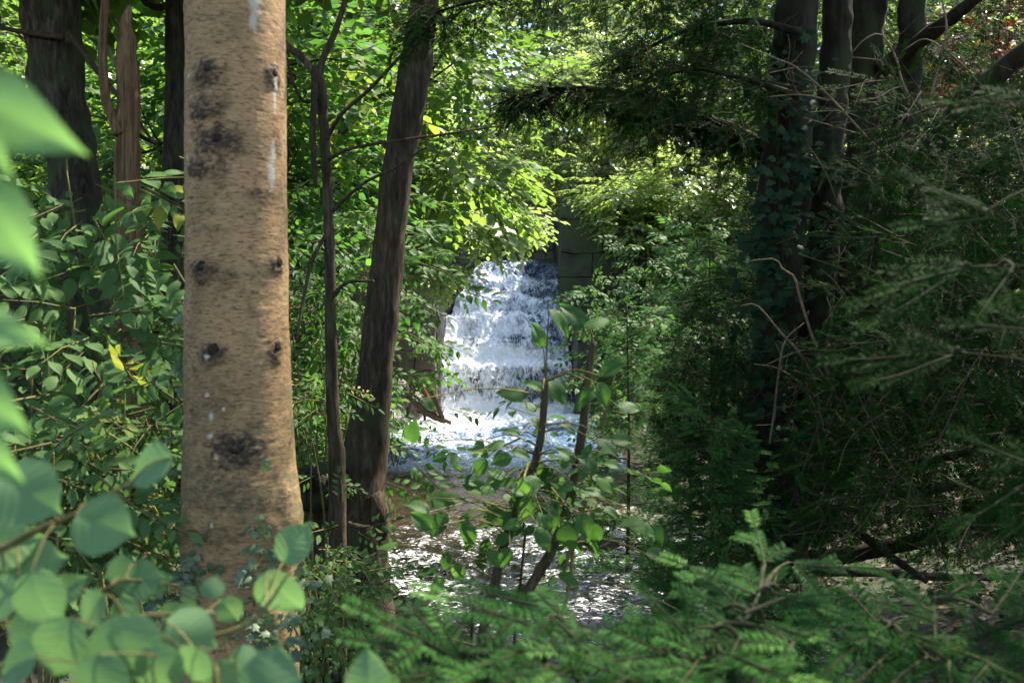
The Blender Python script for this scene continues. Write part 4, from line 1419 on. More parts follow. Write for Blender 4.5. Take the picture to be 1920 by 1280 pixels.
    for (boxpx, Yr, n, L, tn) in [((1180, 40, 1450, 290), (5.6, 7.2), 45, (.3, .5), .35), ((1430, -30, 2250, 420), (6.6, 8.4), 320, (.35, .7), .25),
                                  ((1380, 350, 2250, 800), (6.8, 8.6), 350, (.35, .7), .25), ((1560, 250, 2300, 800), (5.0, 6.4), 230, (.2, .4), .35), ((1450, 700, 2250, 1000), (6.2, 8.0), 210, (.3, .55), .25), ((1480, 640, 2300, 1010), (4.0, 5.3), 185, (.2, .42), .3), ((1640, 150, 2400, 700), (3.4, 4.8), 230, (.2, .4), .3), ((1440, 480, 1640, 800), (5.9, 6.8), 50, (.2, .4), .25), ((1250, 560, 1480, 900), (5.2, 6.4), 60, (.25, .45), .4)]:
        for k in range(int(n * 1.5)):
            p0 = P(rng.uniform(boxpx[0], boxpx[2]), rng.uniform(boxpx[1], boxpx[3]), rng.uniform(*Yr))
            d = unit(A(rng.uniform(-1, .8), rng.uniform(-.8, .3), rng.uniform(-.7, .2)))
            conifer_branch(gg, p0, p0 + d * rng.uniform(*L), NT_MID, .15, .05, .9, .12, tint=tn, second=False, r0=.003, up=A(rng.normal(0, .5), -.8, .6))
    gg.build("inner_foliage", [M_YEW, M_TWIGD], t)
    # unseen crown overhead, stretched toward the camera to darken the right side
    g = Geo()
    for k in range(1250):
        p, d = scatter_ellipsoid((4.8, 5.8, 7.4), (4.3, 5.2, 3.4), 1, .5)
        p0, dd = p[0], unit(d[0] * A(1, 1, .2) + rng.normal(0, .3, 3) + A(0, 0, -.25))
        if p0[2] < 2.3 + .36 * p0[1] or p0[0] < 1.9: continue
        conifer_branch(g, p0, p0 + dd * rng.uniform(.5, 1.0), NT_FAR, .22, .10, 1.1, .1, tint=.4, second=False, r0=.006)
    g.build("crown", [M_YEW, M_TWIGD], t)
    return t


YEW = build_yew()

ivy_on("climbing_ivy", "dark ivy climbing the leftmost thick stem of the yew", [
    (1475, 190, 26, 12, 5.42), (1490, 260, 28, 16, 5.40), (1460, 320, 32, 26, 5.38), (1470, 390, 34, 30, 5.38), (1440, 450, 30, 26, 5.40), (1470, 500, 34, 30, 5.38), (1440, 560, 34, 30, 5.38),
    (1420, 620, 30, 24, 5.4), (1470, 660, 34, 26, 5.38), (1430, 720, 36, 28, 5.38), (1400, 790, 36, 26, 5.4), (1450, 830, 36, 26, 5.36), (1470, 920, 40, 26, 5.34), (1440, 980, 40, 24, 5.34), (1520, 70, 14, 4, 5.4), (1500, 130, 30, 14, 5.4), (1480, 230, 34, 22, 5.38), (1500, 330, 30, 20, 5.38), (1450, 420, 36, 22, 5.4), (1560, 300, 22, 12, 5.6), (1550, 430, 24, 14, 5.6)],
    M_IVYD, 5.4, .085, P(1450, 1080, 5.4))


def dead_twigs(name, label, mains, Y, mat, loc, nside=5, spread=.16, group=None, cat="dead branch"):
    t = thing(name, label, cat, loc, group)
    for k, pth in enumerate(mains):
        g = Geo(); pts, rad = pxpath(pth, Y); rad = rad * np.linspace(.35, .7, len(rad)); pts = pts + rng.normal(0, .008, pts.shape)
        add_tube(g, pts, rad, 6, .15, 3, steps=18)
        lp = catmull(pts, 40)
        for j in range(nside):
            i = rng.integers(8, 39)
            p0 = lp[i]
            d = unit(A(rng.normal(0, .8), rng.normal(0, .5), rng.normal(.1, .7)))
            L = rng.uniform(.4, 1.2) * spread
            add_tube(g, [p0, p0 + d * L * .5 + rng.normal(0, .018, 3), p0 + d * L + A(0, 0, -.15 * L) + rng.normal(0, .025, 3)], [rad[0] * .55, rad[0] * .45, rad[0] * .25], 4, steps=6, cap=False)
        g.build("twig", mat, t)
    return t


dead_twigs("bare_dead_branch", "tangle of pale leafless twigs hanging before the foot of the yew stems", [
    [(1395, 492, 7), (1450, 484, 8), (1470, 505, 8), (1490, 520, 9), (1500, 560, 9), (1530, 640, 10), (1550, 690, 10), (1580, 770, 11), (1620, 840, 12)],
    [(1385, 572, 6), (1420, 570, 7), (1460, 625, 8), (1500, 660, 9), (1530, 720, 9), (1545, 800, 9), (1580, 860, 9)],
    [(1510, 600, 7), (1470, 640, 8), (1455, 700, 8), (1456, 770, 7), (1448, 830, 5)],
    [(1415, 678, 6), (1460, 690, 7), (1510, 730, 7), (1560, 770, 6)],
    [(1440, 680, 6), (1500, 660, 7), (1545, 655, 7)],
    [(1550, 560, 6), (1560, 590, 7), (1545, 640, 8)], [(1480, 728, 7), (1535, 718, 7)],
    [(1485, 745, 6), (1510, 720, 7), (1520, 760, 7), (1540, 820, 7), (1550, 900, 7)],
    [(1620, 745, 6), (1590, 755, 7), (1560, 770, 7), (1545, 800, 6)], [(1555, 700, 5), (1560, 760, 6), (1540, 800, 5)]], 4.7, M_TWIG, P(1600, 860, 4.7), 6, .12)
dead_twigs("bare_dead_branch", "long thin leafless branch crossing the upper yew stems", [
    [(1390, 80, 5), (1460, 105, 6), (1490, 125, 7), (1530, 165, 8), (1575, 205, 8), (1630, 260, 8), (1680, 315, 8)],
    [(1442, 136, 5), (1492, 126, 6)], [(1440, 180, 4), (1500, 183, 5), (1555, 188, 6)], [(1510, 220, 4), (1560, 230, 5), (1615, 253, 5)],
    [(1590, 100, 6), (1620, 75, 7), (1655, 70, 7), (1675, 110, 8), (1690, 150, 8), (1720, 200, 8), (1740, 240, 9), (1770, 330, 8)],
    [(1600, 105, 5), (1650, 115, 6), (1660, 130, 5)], [(1690, 90, 5), (1730, 72, 6), (1770, 85, 7), (1800, 115, 6), (1815, 140, 5)],
    [(1620, 190, 5), (1670, 193, 6), (1700, 205, 6), (1720, 235, 6)], [(1760, 0, 8), (1775, 60, 8), (1750, 160, 9), (1740, 200, 8)]], 4.5, M_TWIG, P(1680, 330, 4.5), 6, .14)
dead_twigs("bare_dead_branch", "fine pale bare twigs crossing in front of the dark conifers at middle right", [
    (lambda x, y, a, L: [(x, y, 4), (x + L * .5 * math.cos(a) + rng.normal(0, 14), y + L * .5 * math.sin(a) + rng.normal(0, 14), 3.4), (x + L * math.cos(a), y + L * math.sin(a) + 15, 2.5)])(
        rng.uniform(1540, 1900), rng.uniform(260, 1000), rng.uniform(0, 6.28), rng.uniform(80, 200)) for _ in range(30)], 3.7, M_BARK_MOSS, P(1760, 1060, 3.7), 5, .13)
dead_twigs("bare_dead_branch", "dense brown tangle of dead twigs among the low yew limbs at right edge", [
    [(1640 + rng.uniform(-30, 260), 230 + rng.uniform(0, 760), 5) for _ in range(1)] for _ in range(0)] + [
    (lambda x, y, a, L: [(x, y, 4), (x + L * .5 * math.cos(a) + rng.normal(0, 10), y + L * .5 * math.sin(a) + rng.normal(0, 10), 3.2), (x + L * math.cos(a), y + L * math.sin(a) + 15, 3)])(
        rng.uniform(1580, 1920), rng.uniform(230, 1080), rng.uniform(0, 6.28), rng.uniform(60, 170)) for _ in range(85)], 5.1, M_BARK_MOSS, P(1800, 1040, 5.1), 4, .16)


# ------------------------------------------------------------------ young firs
def young_fir(name, label, base, H, rad, n, mat, twigs, group=None, bare=.05, tint=.5, twlen=.13, second=True):
    base = np.asarray(base, float)
    t = thing(name, label, "young fir", base, group)
    g = Geo()
    add_tube(g, [base + A(0, 0, -.1), base + A(.02, 0, H * .5), base + A(0, 0, H)], [.022, .014, .004], 8, .15, steps=14)
    g.build("trunk", M_BARK_MOSS, t)
    g = Geo()
    for k in range(n):
        f = rng.uniform(bare, 1) ** .9
        a = rng.uniform(0, 2 * np.pi)
        L = rad * (1 - f) ** .7 * rng.uniform(.7, 1.1) + .10
        p0 = base + A(0, 0, H * f)
        d = unit(A(math.cos(a), math.sin(a), rng.uniform(-.15, .25)))
        conifer_branch(g, p0, p0 + d * L, twigs, twlen, .055, 1.0, .10, tint=tint, second=second, r0=.005, up=A(rng.normal(0, .3), -.8, .9))
    g.build("foliage", [mat, M_TWIGD], t)
    return t


FG = "young firs on the right bank"


def gpos(px, Y):
    x = (px - 960) / FPX * Y
    return A(x, Y, float(ground_z(x, Y)))


young_fir("young_fir", "young green fir with a thin upright leader in front of the sunlit gap", gpos(1330, 6.8), 3.2 - .1, 1.0, 85, M_FIR, NT_MID, FG, tint=.35)
young_fir("young_fir", "broad green fir at the right bank between the rapids and the yew stems", gpos(1330, 5.0), 2.05, .85, 80, M_FIR, NT_MID, FG, tint=.42)
young_fir("young_fir", "green fir over the right edge of the stream, behind the mossy hazel stem", gpos(1290, 7.8), 2.5, .8, 60, M_FIR, NT_MID, FG, tint=.45)
young_fir("young_fir", "slim green fir overlapping the right edge of the waterfall", gpos(1175, 8.8), 2.75, .85, 70, M_FIR, NT_MID, FG, tint=.45)
young_fir("young_fir", "low green fir below the pale dead twigs at right", gpos(1460, 4.3), 1.35, .7, 70, M_FIR, NT_MID, FG, tint=.38)


def near_fir(name, label, base, limbs, boughs, mat, group=None, tint=.55, twlen=.058, spacing=.095, L0=.17, shift=(0, 0)):
    """limbs: [[(px, py, Y), ...]] woody stems; boughs: (px0, py0, px1, py1, Y0, Y1) needle sprays from their foot to their tip"""
    base = np.asarray(base, float)
    t = thing(name, label, "young fir", base, group)
    lp = []
    for k, l in enumerate(limbs):
        g = Geo()
        pts = np.array([P(*q) for q in l])
        if k == 0: pts = np.vstack([base + A(0, 0, -.05), pts])
        add_tube(g, pts, np.linspace(.007 if k == 0 else .0035, .002, len(pts)), 9, .15, steps=24)
        g.build("trunk" if k == 0 else "limb", M_GSTEM, t)
        lp.append(catmull(pts, 50))
    lp = np.vstack(lp)
    for (x0, y0, x1, y1, Ya, Yb) in boughs:
        g = Geo()
        x0, x1, y0, y1 = x0 + shift[0], x1 + shift[0], y0 + shift[1], y1 + shift[1]
        p0, e = P(x0, y0, Ya), P(x1, y1, Yb)
        q = lp[np.argmin(np.linalg.norm(lp - p0, axis=1))]
        if np.linalg.norm(q - p0) > .01:
            add_tube(g, [q, (p0 + q) / 2 + A(0, 0, .01), p0], [.005, .004, .003], 5, steps=6, mat=1, cap=False)
        conifer_branch(g, p0, e, NT_NEAR, twlen, spacing, 1.0, .03, tint=float(np.clip(tint + rng.normal(0, .15), .1, .9)), second=False, r0=.0026, up=A(rng.normal(0, .25), -.9, 1.0), L0=L0, axial=True, flat=.10, bare=.08, side_tw=NT_SHORT)
        g.build("bough", [mat, M_GSTEM], t)
    return t


near_fir("young_fir", "bright green young fir at the bottom centre, its flat boughs reaching left over the stream", gpos(1080, 1.35),
         [[(1090, 1420, 1.4), (1075, 1260, 1.4), (1070, 1185, 1.45)], [(1075, 1260, 1.4), (960, 1235, 1.4), (842, 1220, 1.4), (781, 1192, 1.4)]], [
    (850, 1225, 687, 1126, 1.4, 1.35), (840, 1218, 680, 1180, 1.4, 1.35), (850, 1228, 715, 1240, 1.4, 1.3), (1075, 1172, 815, 1100, 1.45, 1.4), (1050, 1130, 880, 1075, 1.6, 1.65), (960, 1190, 868, 1226, 1.4, 1.3),
    (985, 1210, 898, 1266, 1.38, 1.25), (1000, 1215, 958, 1290, 1.35, 1.25), (900, 1250, 755, 1280, 1.35, 1.25), (1150, 1245, 1030, 1285, 1.35, 1.25), (1000, 1130, 1068, 1178, 1.45, 1.35), (1080, 1200, 1020, 1240, 1.4, 1.3),
    (1090, 1170, 1200, 1145, 1.45, 1.5), (1090, 1230, 1190, 1262, 1.4, 1.3)], M_FIR, FG, shift=(30, 26))
near_fir("young_fir", "young fir at the bottom right of centre with one bright bough pointing right", gpos(1330, 1.5),
         [[(1320, 1400, 1.5), (1335, 1190, 1.5), (1394, 1165, 1.55), (1425, 1110, 1.65)], [(1335, 1190, 1.5), (1250, 1210, 1.5), (1190, 1250, 1.45)], [(1394, 1150, 1.55), (1470, 1120, 1.6)]], [
    (1345, 1210, 1480, 1250, 1.4, 1.25), (1330, 1215, 1172, 1258, 1.45, 1.35), (1290, 1190, 1222, 1115, 1.5, 1.5), (1420, 1105, 1280, 1048, 1.65, 1.75), (1426, 1045, 1408, 975, 1.8, 1.9), (1440, 1095, 1520, 1122, 1.65, 1.6),
    (1425, 1150, 1508, 1182, 1.6, 1.5), (1400, 1140, 1320, 1110, 1.6, 1.6), (1370, 1160, 1240, 1160, 1.55, 1.5), (1380, 1180, 1330, 1280, 1.45, 1.3), (1470, 1040, 1580, 1050, 2.1, 2.1), (1300, 1225, 1255, 1290, 1.4, 1.3), (1250, 1210, 1120, 1225, 1.45, 1.4),
    (1400, 1200, 1400, 1290, 1.45, 1.3), (1450, 1085, 1370, 1062, 1.8, 1.9), (1340, 1130, 1290, 1080, 1.6, 1.7), (1480, 1190, 1440, 1275, 1.4, 1.3)], M_FIR, FG, tint=.32, shift=(8, 14))
near_fir("young_fir", "dark green young fir in the bottom right corner", gpos(1760, 1.7),
         [[(1760, 1420, 1.7), (1755, 1240, 1.7), (1750, 1120, 1.8)], [(1755, 1240, 1.7), (1660, 1180, 1.7)], [(1755, 1240, 1.7), (1860, 1180, 1.7)]], [
    (1668, 1172, 1590, 1218, 1.65, 1.55), (1700, 1205, 1600, 1270, 1.6, 1.5), (1690, 1185, 1768, 1206, 1.6, 1.5), (1750, 1140, 1680, 1090, 1.8, 1.9), (1755, 1130, 1840, 1080, 1.8, 1.9), (1840, 1190, 1925, 1150, 1.65, 1.6), (1800, 1215, 1880, 1260, 1.6, 1.5),
    (1740, 1230, 1660, 1285, 1.55, 1.4), (1780, 1240, 1780, 1290, 1.5, 1.4), (1650, 1165, 1540, 1150, 1.75, 1.8), (1660, 1140, 1560, 1240, 1.8, 1.7), (1860, 1150, 1920, 1070, 1.8, 1.9), (1760, 1170, 1690, 1140, 1.75, 1.75), (1820, 1160, 1900, 1215, 1.7, 1.6), (1850, 1240, 1930, 1285, 1.5, 1.4)],
    M_FIRD, FG, tint=.5)
near_fir("overhanging_fir", "fir whose blurred dark boughs reach in from the right edge", gpos(2200, 1.7),
         [[(2200, 1000, 1.7), (2180, 400, 1.7), (2160, -100, 1.7)], [(2190, 520, 1.7), (1960, 500, 1.7), (1820, 500, 1.7)], [(2195, 800, 1.7), (1980, 690, 1.7), (1800, 660, 1.75)], [(2180, 330, 1.7), (1950, 350, 1.7), (1840, 400, 1.7)], [(2170, 150, 1.7), (1960, 190, 1.7)], [(2195, 900, 1.7), (1960, 880, 1.7)]], [
    (1830, 500, 1690, 530, 1.7, 1.7), (1800, 510, 1655, 592, 1.7, 1.65), (1760, 520, 1640, 560, 1.75, 1.7), (1810, 660, 1600, 668, 1.75, 1.8), (1790, 665, 1650, 710, 1.75, 1.7), (1860, 400, 1735, 345, 1.7, 1.75), (1850, 410, 1740, 420, 1.7, 1.7),
    (1960, 190, 1790, 192, 1.7, 1.7), (1960, 880, 1840, 830, 1.7, 1.7), (1950, 890, 1830, 960, 1.7, 1.7), (1900, 500, 1860, 560, 1.65, 1.6), (1970, 940, 1880, 1010, 1.7, 1.7), (1950, 620, 1830, 610, 1.7, 1.7)],
    M_YEW, None, tint=.45)  # dark yew needles put the shade into this fir's colour
# the same fir carries boughs on its other sides
OF = bpy.data.objects['overhanging_fir']
for _k in range(22):
    _g = Geo()
    _z = -80 + _k * 48
    _p = P(2170 + 1.2 * _k, _z, 1.7)
    _a = rng.uniform(-1.3, 1.7)
    conifer_branch(_g, _p, _p + unit(A(math.cos(_a), math.sin(_a), rng.uniform(-.25, .1))) * rng.uniform(.35, .6), NT_NEAR, .12, .07, 1.0, .06, tint=.45, second=False, r0=.005, up=A(0, -.4, 1), L0=.17, axial=True, side_tw=NT_SHORT)
    _g.build('bough', [M_YEW, M_GSTEM], OF)

# ------------------------------------------------------------------ hazel in front of the stream
def face_leaf(g, tpl, px, py, Y, wpx, ang, tilt=.35, tint=.5, aspect=1.0):
    """a single leaf facing the camera; ang is the direction of its tip in the picture (0 = right, 90 = up)"""
    c = P(px, py, Y); s = wpx / FPX * Y
    a = R(ang)
    d = unit(A(math.cos(a), rng.normal(0, .18), math.sin(a)))
    up = unit(A(rng.normal(0, .2), -1, tilt + rng.normal(0, .2)))
    M = frames(d[None], up[None])[0] * s
    g.add(tpl[0] @ M + c - d * s * .5, tpl[1], tint)
    return c - d * s * .5


def centre_hazel():
    b = gpos(925, 3.3)
    t = thing("hazel_shrub", "round-leaved hazel shrub with broken brown stems standing before the rapids", "shrub", b)
    st = [([(1023, 715, 20), (1020, 760, 24), (1014, 820, 25), (996, 890, 27), (972, 950, 28), (948, 1010, 30), (928, 1090, 32), (905, 1190, 36), (900, 1330, 42)], 3.3, M_BARK_GREY),
          ([(1112, 640, 22), (1104, 700, 26), (1096, 780, 29), (1084, 860, 30), (1068, 940, 32), (1040, 1020, 32), (1000, 1090, 34), (940, 1190, 36), (915, 1330, 40)], 3.4, M_BARK_MOSS),
          ([(1135, 770, 7), (1125, 840, 9), (1105, 920, 10), (1078, 1010, 12), (1062, 1120, 13), (1000, 1320, 14)], 3.5, M_STEM),
          ([(1155, 690, 6), (1140, 760, 7), (1120, 850, 9), (1092, 950, 10), (1055, 1080, 12)], 3.5, M_STEM),
          ([(985, 1000, 8), (975, 1100, 9), (960, 1250, 10)], 3.4, M_TWIGD), ([(888, 1130, 9), (884, 1200, 10), (882, 1330, 11)], 3.4, M_TWIGD)]
    for p_, Y, mt in st:
        g = Geo(); pts, rad = pxpath(p_, Y)
        add_tube(g, pts[::-1], rad[::-1] * .58, 14, .3, 3, steps=50)
        g.build("stem", mt, t)
    L = [(775, 808, 52, 100), (955, 806, 48, 170), (925, 832, 50, 185), (895, 848, 48, 200), (975, 848, 44, 10), (940, 862, 46, 200), (1062, 850, 50, 150), (1010, 880, 44, 260), (985, 918, 56, 280), (1035, 908, 52, 110), (1050, 935, 58, 60),
         (880, 900, 48, 200), (930, 886, 42, 150), (890, 915, 50, 190), (780, 945, 62, 170), (828, 938, 62, 20), (852, 932, 42, 30), (915, 945, 42, 170), (790, 975, 55, 200), (822, 985, 60, 210), (868, 978, 44, 30), (905, 982, 56, 160), (880, 1000, 52, 300), (985, 955, 62, 250), (1012, 958, 60, 290), (1040, 975, 52, 300), (960, 985, 44, 200),
         (1065, 1010, 64, 300), (1095, 985, 56, 330), (1118, 1002, 56, 280), (1148, 958, 40, 0), (1110, 870, 60, 20), (1140, 835, 62, 30), (1168, 825, 50, 0), (1135, 905, 50, 320), (1210, 985, 60, 330), (1185, 975, 56, 200), (1235, 1000, 44, 300), (1095, 745, 62, 200), (1130, 740, 52, 300), (1078, 590, 72, 175), (1010, 628, 56, 165), (1052, 600, 66, 350), (1120, 600, 60, 20),
         (725, 1020, 46, 180), (835, 1050, 40, 120), (800, 1070, 50, 190), (860, 1075, 46, 300), (815, 1100, 52, 230), (1068, 1085, 52, 290), (735, 1195, 40, 30), (945, 1010, 50, 230), (1020, 1010, 54, 250), (1000, 720, 46, 190), (960, 735, 62, 180), (1045, 735, 60, 350), (1150, 690, 56, 30), (1180, 760, 52, 20), (1230, 1040, 46, 10), (990, 760, 40, 190)]
    L += [(rng.normal(1010, 95), rng.normal(960, 75), rng.uniform(30, 50), rng.uniform(150, 390)) for _ in range(28)]
    lp = np.vstack([catmull(pxpath(p_, Y)[0], 40) for p_, Y, _ in st[:4]])
    for (px, py, w, a) in L:
        g = Geo()
        Y = rng.uniform(2.95, 3.45)
        a0 = face_leaf(g, HAZELS[rng.integers(0, 4)], px, py, Y, w * .92, a - 10 + rng.normal(0, 25), rng.uniform(.3, 2.2), float(np.clip(rng.normal(.45, .18), 0, .8)))
        k = np.argmin(np.linalg.norm((lp - a0) * A(1, 1, 1.4), axis=1))
        q = lp[k] if np.linalg.norm(lp[k] - a0) < .55 else a0 + unit(lp[k] - a0) * .25
        add_tube(g, [q, (q + a0) / 2 + A(0, 0, .03), a0], [.003, .0022, .0015], 4, steps=6, mat=1, cap=False)
        g.build("leaf", [M_HAZEL, M_STEM], t)

    g = Geo()
    n = 26
    pos = np.array([P(rng.normal(1030, 80), rng.normal(915, 75), rng.uniform(3.1, 3.7)) for _ in range(n)])
    put_sprays(g, SPR_HZ, pos, rng.normal(size=(n, 3)) * A(1, .5, .4) + A(0, -.2, -.1), rng.uniform(.6, 1.1, n), np.clip(rng.normal(.42, .18, n), 0, .85), unit(rng.normal(0, .3, (n, 3)) + A(0, -.55, .9)))
    g.build("foliage", [M_HAZEL, M_STEM], t)


centre_hazel()


# ------------------------------------------------------------------ big leaves near the camera, bottom left and left edge
def near_hazel():
    b = A(-.95, .9, float(ground_z(-.95, .9)))
    t = thing("hazel_shrub", "hazel with large round soft green leaves filling the bottom left corner", "shrub", b)
    L = [(275, 875, 112, 200, 1.15), (55, 928, 140, 330, 1.05), (196, 985, 125, 345, 1.1), (553, 1015, 90, 60, 1.35), (530, 1118, 118, 300, 1.3), (78, 1130, 126, 290, 1.05), (15, 1020, 120, 20, 1.15), (62, 1055, 120, 15, 1.15), (222, 1072, 66, 200, 1.25), (268, 1086, 84, 10, 1.25), (399, 1098, 52, 80, 1.4), (352, 1116, 44, 150, 1.4),
         (432, 1146, 64, 300, 1.35), (110, 1218, 130, 250, 1.0), (236, 1218, 140, 280, 1.0), (362, 1188, 110, 330, 1.1), (168, 1145, 84, 230, 1.15), (505, 1268, 130, 80, 1.0), (690, 1270, 112, 100, 1.05), (300, 1262, 110, 300, 1.0), (420, 1272, 90, 60, 1.1), (232, 1142, 62, 100, 1.2), (25, 1245, 110, 200, .95), (325, 1150, 56, 40, 1.3), (60, 1180, 90, 10, 1.1),
         (185, 1285, 120, 270, .95), (460, 1230, 60, 20, 1.2), (300, 1090, 50, 20, 1.3), (0, 1120, 90, 200, 1.1), (360, 1250, 90, 250, 1.0), (130, 1100, 70, 30, 1.2)]
    twl = [([(-160, 1100, 16), (0, 1030, 15), (70, 993, 13), (140, 965, 11), (190, 935, 10), (245, 905, 7)], 1.14), ([(-160, 1380, 20), (0, 1255, 18), (80, 1195, 14), (190, 1160, 10), (300, 1152, 8), (400, 1148, 6)], 1.2),
           ([(-100, 1420, 18), (120, 1320, 14), (330, 1215, 10), (470, 1165, 7), (545, 1070, 5)], 1.2), ([(300, 1400, 12), (420, 1310, 10), (600, 1290, 7), (690, 1300, 5)], 1.05), ([(0, 1150, 9), (90, 1105, 8), (180, 1108, 8), (235, 1085, 6)], 1.22)]
    paths = []
    for p_, Y in twl:
        g = Geo(); pts, rad = pxpath(p_, Y)
        pts = np.vstack([A(-.85, 1.0, b[2] + .1), pts]); rad = np.append(.012, rad)
        add_tube(g, pts, rad, 9, .2, 3, steps=36)
        g.build("stem", M_STEM, t)
        paths.append(catmull(pts, 60))
    lp = np.vstack(paths)
    for (px, py, w, a, Y) in L:
        g = Geo()
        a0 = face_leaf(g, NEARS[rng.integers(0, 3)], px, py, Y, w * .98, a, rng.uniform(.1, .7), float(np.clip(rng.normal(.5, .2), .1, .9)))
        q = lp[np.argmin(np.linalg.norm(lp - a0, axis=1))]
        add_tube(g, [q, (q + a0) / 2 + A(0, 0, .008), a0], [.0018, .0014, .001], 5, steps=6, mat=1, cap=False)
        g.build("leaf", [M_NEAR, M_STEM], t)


near_hazel()


def edge_sapling():
    b = A(-.62, .55, float(ground_z(-.62, .55)))
    t = thing("leafy_sapling", "very near sapling whose pale blurred pointed leaves enter at the left edge", "sapling", b)
    g = Geo()
    pts = np.array([b, P(-260, 900, .55), P(-190, 500, .55), P(-150, 150, .55), P(-160, -100, .55)])
    add_tube(g, pts, [.007, .006, .005, .004, .003], 8, .1, steps=30)
    g.build("stem", M_STEM, t)
    lp = catmull(pts, 60)
    for (bx, by, tx, ty, Y, w, up) in [(-150, 150, 150, 275, .52, .85, .2), (-140, 150, 20, 325, .50, .8, .5), (-60, 330, 68, 522, .52, .9, .1), (-150, 590, 82, 628, .52, .75, .8), (-110, 700, 52, 812, .54, .95, .3), (-120, 770, 40, 905, .6, .8, .3), (-160, 20, -20, 60, .5, .9, .3)]:
        g = Geo()
        p0, p1 = P(bx, by, Y), P(tx, ty, Y)
        d = p1 - p0; s = np.linalg.norm(d)
        M = frames(d[None], unit(A(.1, -1, up))[None])[0] * (np.array([[w * 1.15], [1], [1]]) * s)
        g.add(LEAF_BLUR[0] @ M + p0, LEAF_BLUR[1], float(rng.uniform(.3, .7)))
        q = lp[np.argmin(np.linalg.norm(lp - p0, axis=1))]
        add_tube(g, [q, p0], [.0012, .001], 5, steps=4, mat=1, cap=False)
        g.build("leaf", [M_BLUR, M_STEM], t)


edge_sapling()


# ------------------------------------------------------------------ left understory
def oval_shrub(name, label, base, centers, mat, sprays, n_stems=4, group=None, per=14, spread=.16, scale=1.0, tint=.5, cat="shrub"):
    base = np.asarray(base, float)
    t = thing(name, label, cat, base, group)
    gl = Geo()
    gs = []
    C = np.array(centers)
    tops = C[np.argsort(-C[:, 2])][:n_stems]
    stems = []
    for e in tops:
        m = (base + e) / 2 + A(rng.normal(0, .08), rng.normal(0, .08), .1)
        pts = catmull([base + rng.normal(0, .04, 3) * A(1, 1, 0), m, e], 24)
        gs.append(Geo())
        add_tube(gs[-1], pts, np.linspace(.011, .003, 24), 6, .1)
        stems.append(pts)
    S = np.vstack(stems)
    for c in C:
        k = int(np.argmin(np.linalg.norm((S - c) * A(1, 1, 1.5), axis=1)))
        q = S[k]
        add_tube(gs[k // 24], [q, (q + c) / 2 + A(0, 0, .05), c], [.004, .003, .002], 4, steps=7, cap=False)
        p = c + rng.normal(0, spread, (per, 3)) * A(1, 1, .75)
        d = unit((p - c) + rng.normal(0, .1, (per, 3))) * A(1, 1, .5) + A(0, -.35, -.25)
        up = unit(rng.normal(0, .35, (per, 3)) + A(0, -.75, .75))
        put_sprays(gl, sprays, p, d, scale * rng.uniform(.7, 1.2, per), np.clip(tint + rng.normal(0, .2, per), 0, .97), up)
    for q in gs: q.build("stem", M_STEM, t)
    gl.build("foliage", [mat, M_STEM], t)
    return t


SG = "leafy shrubs on the left bank"


def box_pts(x0, y0, x1, y1, Y0, Y1, n):
    return [P(rng.uniform(x0, x1), rng.uniform(y0, y1), rng.uniform(Y0, Y1)) for _ in range(n)]


oval_shrub("elder_shrub", "elder shrub with broad leaves in front of the dead snag, beside the tan trunk", gpos(230, 4.3), box_pts(90, 400, 340, 620, 4.0, 4.7, 7) + [P(125, 320, 4.1), P(290, 470, 4.1), P(215, 330, 4.2), P(300, 440, 4.2)], M_ELDER, SPR_OVAL, 5, SG, 5, .11, 1.4)
oval_shrub("elder_shrub", "elder shrub with drooping leaves at the left edge, below the thick dark trunk", gpos(90, 4.0), box_pts(-20, 590, 280, 860, 3.7, 4.5, 9) + [P(60, 700, 3.8), P(165, 715, 3.8), P(140, 600, 3.9), P(210, 600, 3.9)], M_ELDER, SPR_OVAL, 5, SG, 5, .12, 1.25)
oval_shrub("privet_shrub", "low small-leaved shrub against the left side of the tan trunk", gpos(265, 3.9), box_pts(190, 740, 335, 1040, 3.5, 4.2, 11), M_ELDER, SPR_HERB, 4, SG, 9, .10, 1.45, .6)
oval_shrub("privet_shrub", "small-leaved shrub behind the large round leaves at bottom left", gpos(70, 3.4), box_pts(-30, 800, 190, 1050, 3.1, 3.9, 11), M_ELDER, SPR_HERB, 4, SG, 10, .12, 1.5, .55)
oval_shrub("elder_shrub", "shaded shrub further back between the snag and the left edge", gpos(60, 7.6), box_pts(-60, 330, 330, 900, 7.6, 9.0, 22), M_ELDER, SPR_OVAL, 6, SG, 12, .32, 1.3, .45)
oval_shrub("elder_shrub", "leafy shrub behind the forked sapling, right of the tan trunk", gpos(600, 8.4), box_pts(530, 380, 700, 860, 7.8, 9.2, 22), M_HAZEL, SPR_OVAL, 6, SG, 14, .30, 1.25, .5)
oval_shrub("bramble", "bramble with lit leaves at the foot of the leaning trunk", gpos(590, 6.4), box_pts(545, 720, 625, 900, 5.9, 6.6, 6), M_HAZEL, SPR_HERB, 4, SG, 8, .12, 1.3, .65, "bramble")
oval_shrub("bramble", "bramble trailing down the bank between the tan trunk and the water", gpos(620, 4.8), box_pts(565, 1020, 670, 1280, 4.2, 5.2, 14), M_ELDER, SPR_HERB, 4, SG, 12, .11, 1.15, .45, "bramble")
oval_shrub("hazel_shrub", "leafy shrub hanging over the stone wall right of the leaning trunk", gpos(735, 15.5), box_pts(728, 600, 765, 720, 14.6, 15.8, 5), M_HAZEL, SPR_OVAL, 4, SG, 4, .16, 1.6, .6)
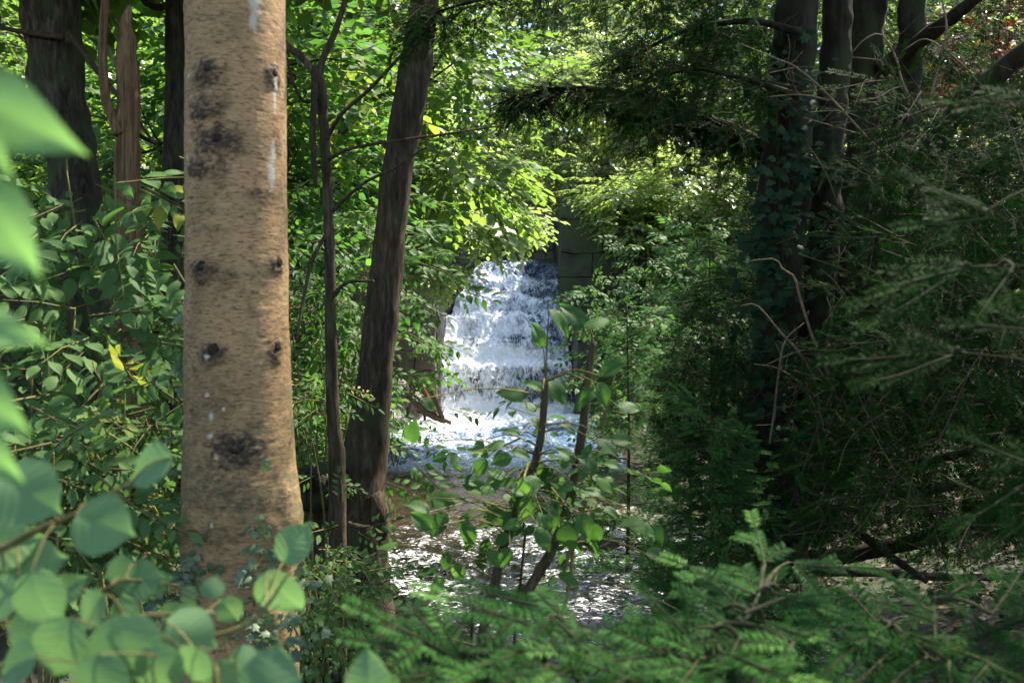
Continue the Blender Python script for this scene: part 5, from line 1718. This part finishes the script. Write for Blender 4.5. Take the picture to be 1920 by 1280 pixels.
oval_shrub("shade_shrub", "dark shrub in front of the wing wall right of the fall", gpos(1150, 17), box_pts(1120, 590, 1320, 800, 15.5, 18, 14), M_HAZEL, SPR_OVAL, 5, "leafy shrubs on the right bank", 14, .34, 1.9, .35)
oval_shrub("shade_shrub", "bushy shrub on the bank above the wing wall, under the sunlit tree", gpos(1220, 22), box_pts(1200, 450, 1420, 580, 21, 22.5, 14), M_HAZEL, SPR_OVAL, 5, "leafy shrubs on the right bank", 14, .42, 2.2, .45)

oval_shrub("shade_shrub", "dark leafy shrub growing against the foot of the stone pier", gpos(1150, 21.3), box_pts(1075, 545, 1230, 680, 20.6, 21.6, 12), M_ELDER, SPR_OVAL, 4, "leafy shrubs on the right bank", 12, .26, 2.0, .35)
# rust-brown dead bush seen high at the right edge
oval_shrub("dead_bush", "rust-brown dead bush behind the limbs at the upper right edge", gpos(1880, 9.6), box_pts(1790, 20, 1960, 150, 9.2, 10, 10) , M_RUST, SPR_OVAL, 4, None, 14, .30, 1.4, .4, "dead bush")


# ------------------------------------------------------------------ ground cover
def cover():
    g = Geo()
    n = 12000
    x = rng.uniform(-8, 11, n); y = rng.uniform(1.2, 14, n)
    ok = (x < np.interp(y, YS, XL) - .1) | (x > np.interp(y, YS, XR) + .1)
    x, y = x[ok], y[ok]
    m = len(x)
    pos = np.stack([x, y, ground_z(x, y) + .012], -1)
    up = unit(rng.normal(0, .4, (m, 3)) + A(0, 0, 1))
    d = rng.normal(size=(m, 3)) * A(1, 1, .2)
    g.inst(LEAF_LOW, frames(d, up) * rng.uniform(.035, .085, m)[:, None, None], pos, np.clip(rng.normal(.5, .28, m), 0, 1))
    tag(g.build("leaf_litter", M_DEADLEAF), "brown fallen leaves lying on the banks", "leaf litter", kind="stuff")
    g = Geo()
    n = 7500
    x = np.where(rng.random(n) < .6, rng.uniform(-6, -.9, n), rng.uniform(1.6, 10, n)); y = rng.uniform(1.6, 14, n)
    ok = ((x < np.interp(y, YS, XL) - .05) | (x > np.interp(y, YS, XR) + .15)) & (fbm(np.stack([x, y, 0 * x], -1) * 1.3, 3) > -.1)
    x, y = x[ok], y[ok]; m = len(x)
    pos = np.stack([x, y, ground_z(x, y) + .01], -1)
    put_sprays(g, SPR_HERB, pos, rng.normal(size=(m, 3)) * A(.6, .6, .2) + A(0, 0, .7), rng.uniform(.6, 1.3, m), np.clip(rng.normal(.45, .2, m), 0, .95))
    tag(g.build("ground_plants", [M_ELDER, M_STEM]), "low green herbs covering the banks", "ground cover", kind="stuff")
    g = Geo()
    n = 1500
    y = rng.uniform(3.2, 8, n); x = rng.uniform(1.6, 5.5, n)
    pos = np.stack([x, y, ground_z(x, y) + .03 + rng.random(n) * .05], -1)
    up = unit(rng.normal(0, .4, (n, 3)) + A(0, -.3, 1))
    g.inst(LEAF_IVY, frames(rng.normal(size=(n, 3)) * A(1, 1, .2), up) * rng.uniform(.05, .1, n)[:, None, None], pos, np.clip(rng.normal(.4, .25, n), 0, 1))
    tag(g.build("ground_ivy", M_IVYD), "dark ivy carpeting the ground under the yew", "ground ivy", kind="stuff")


cover()
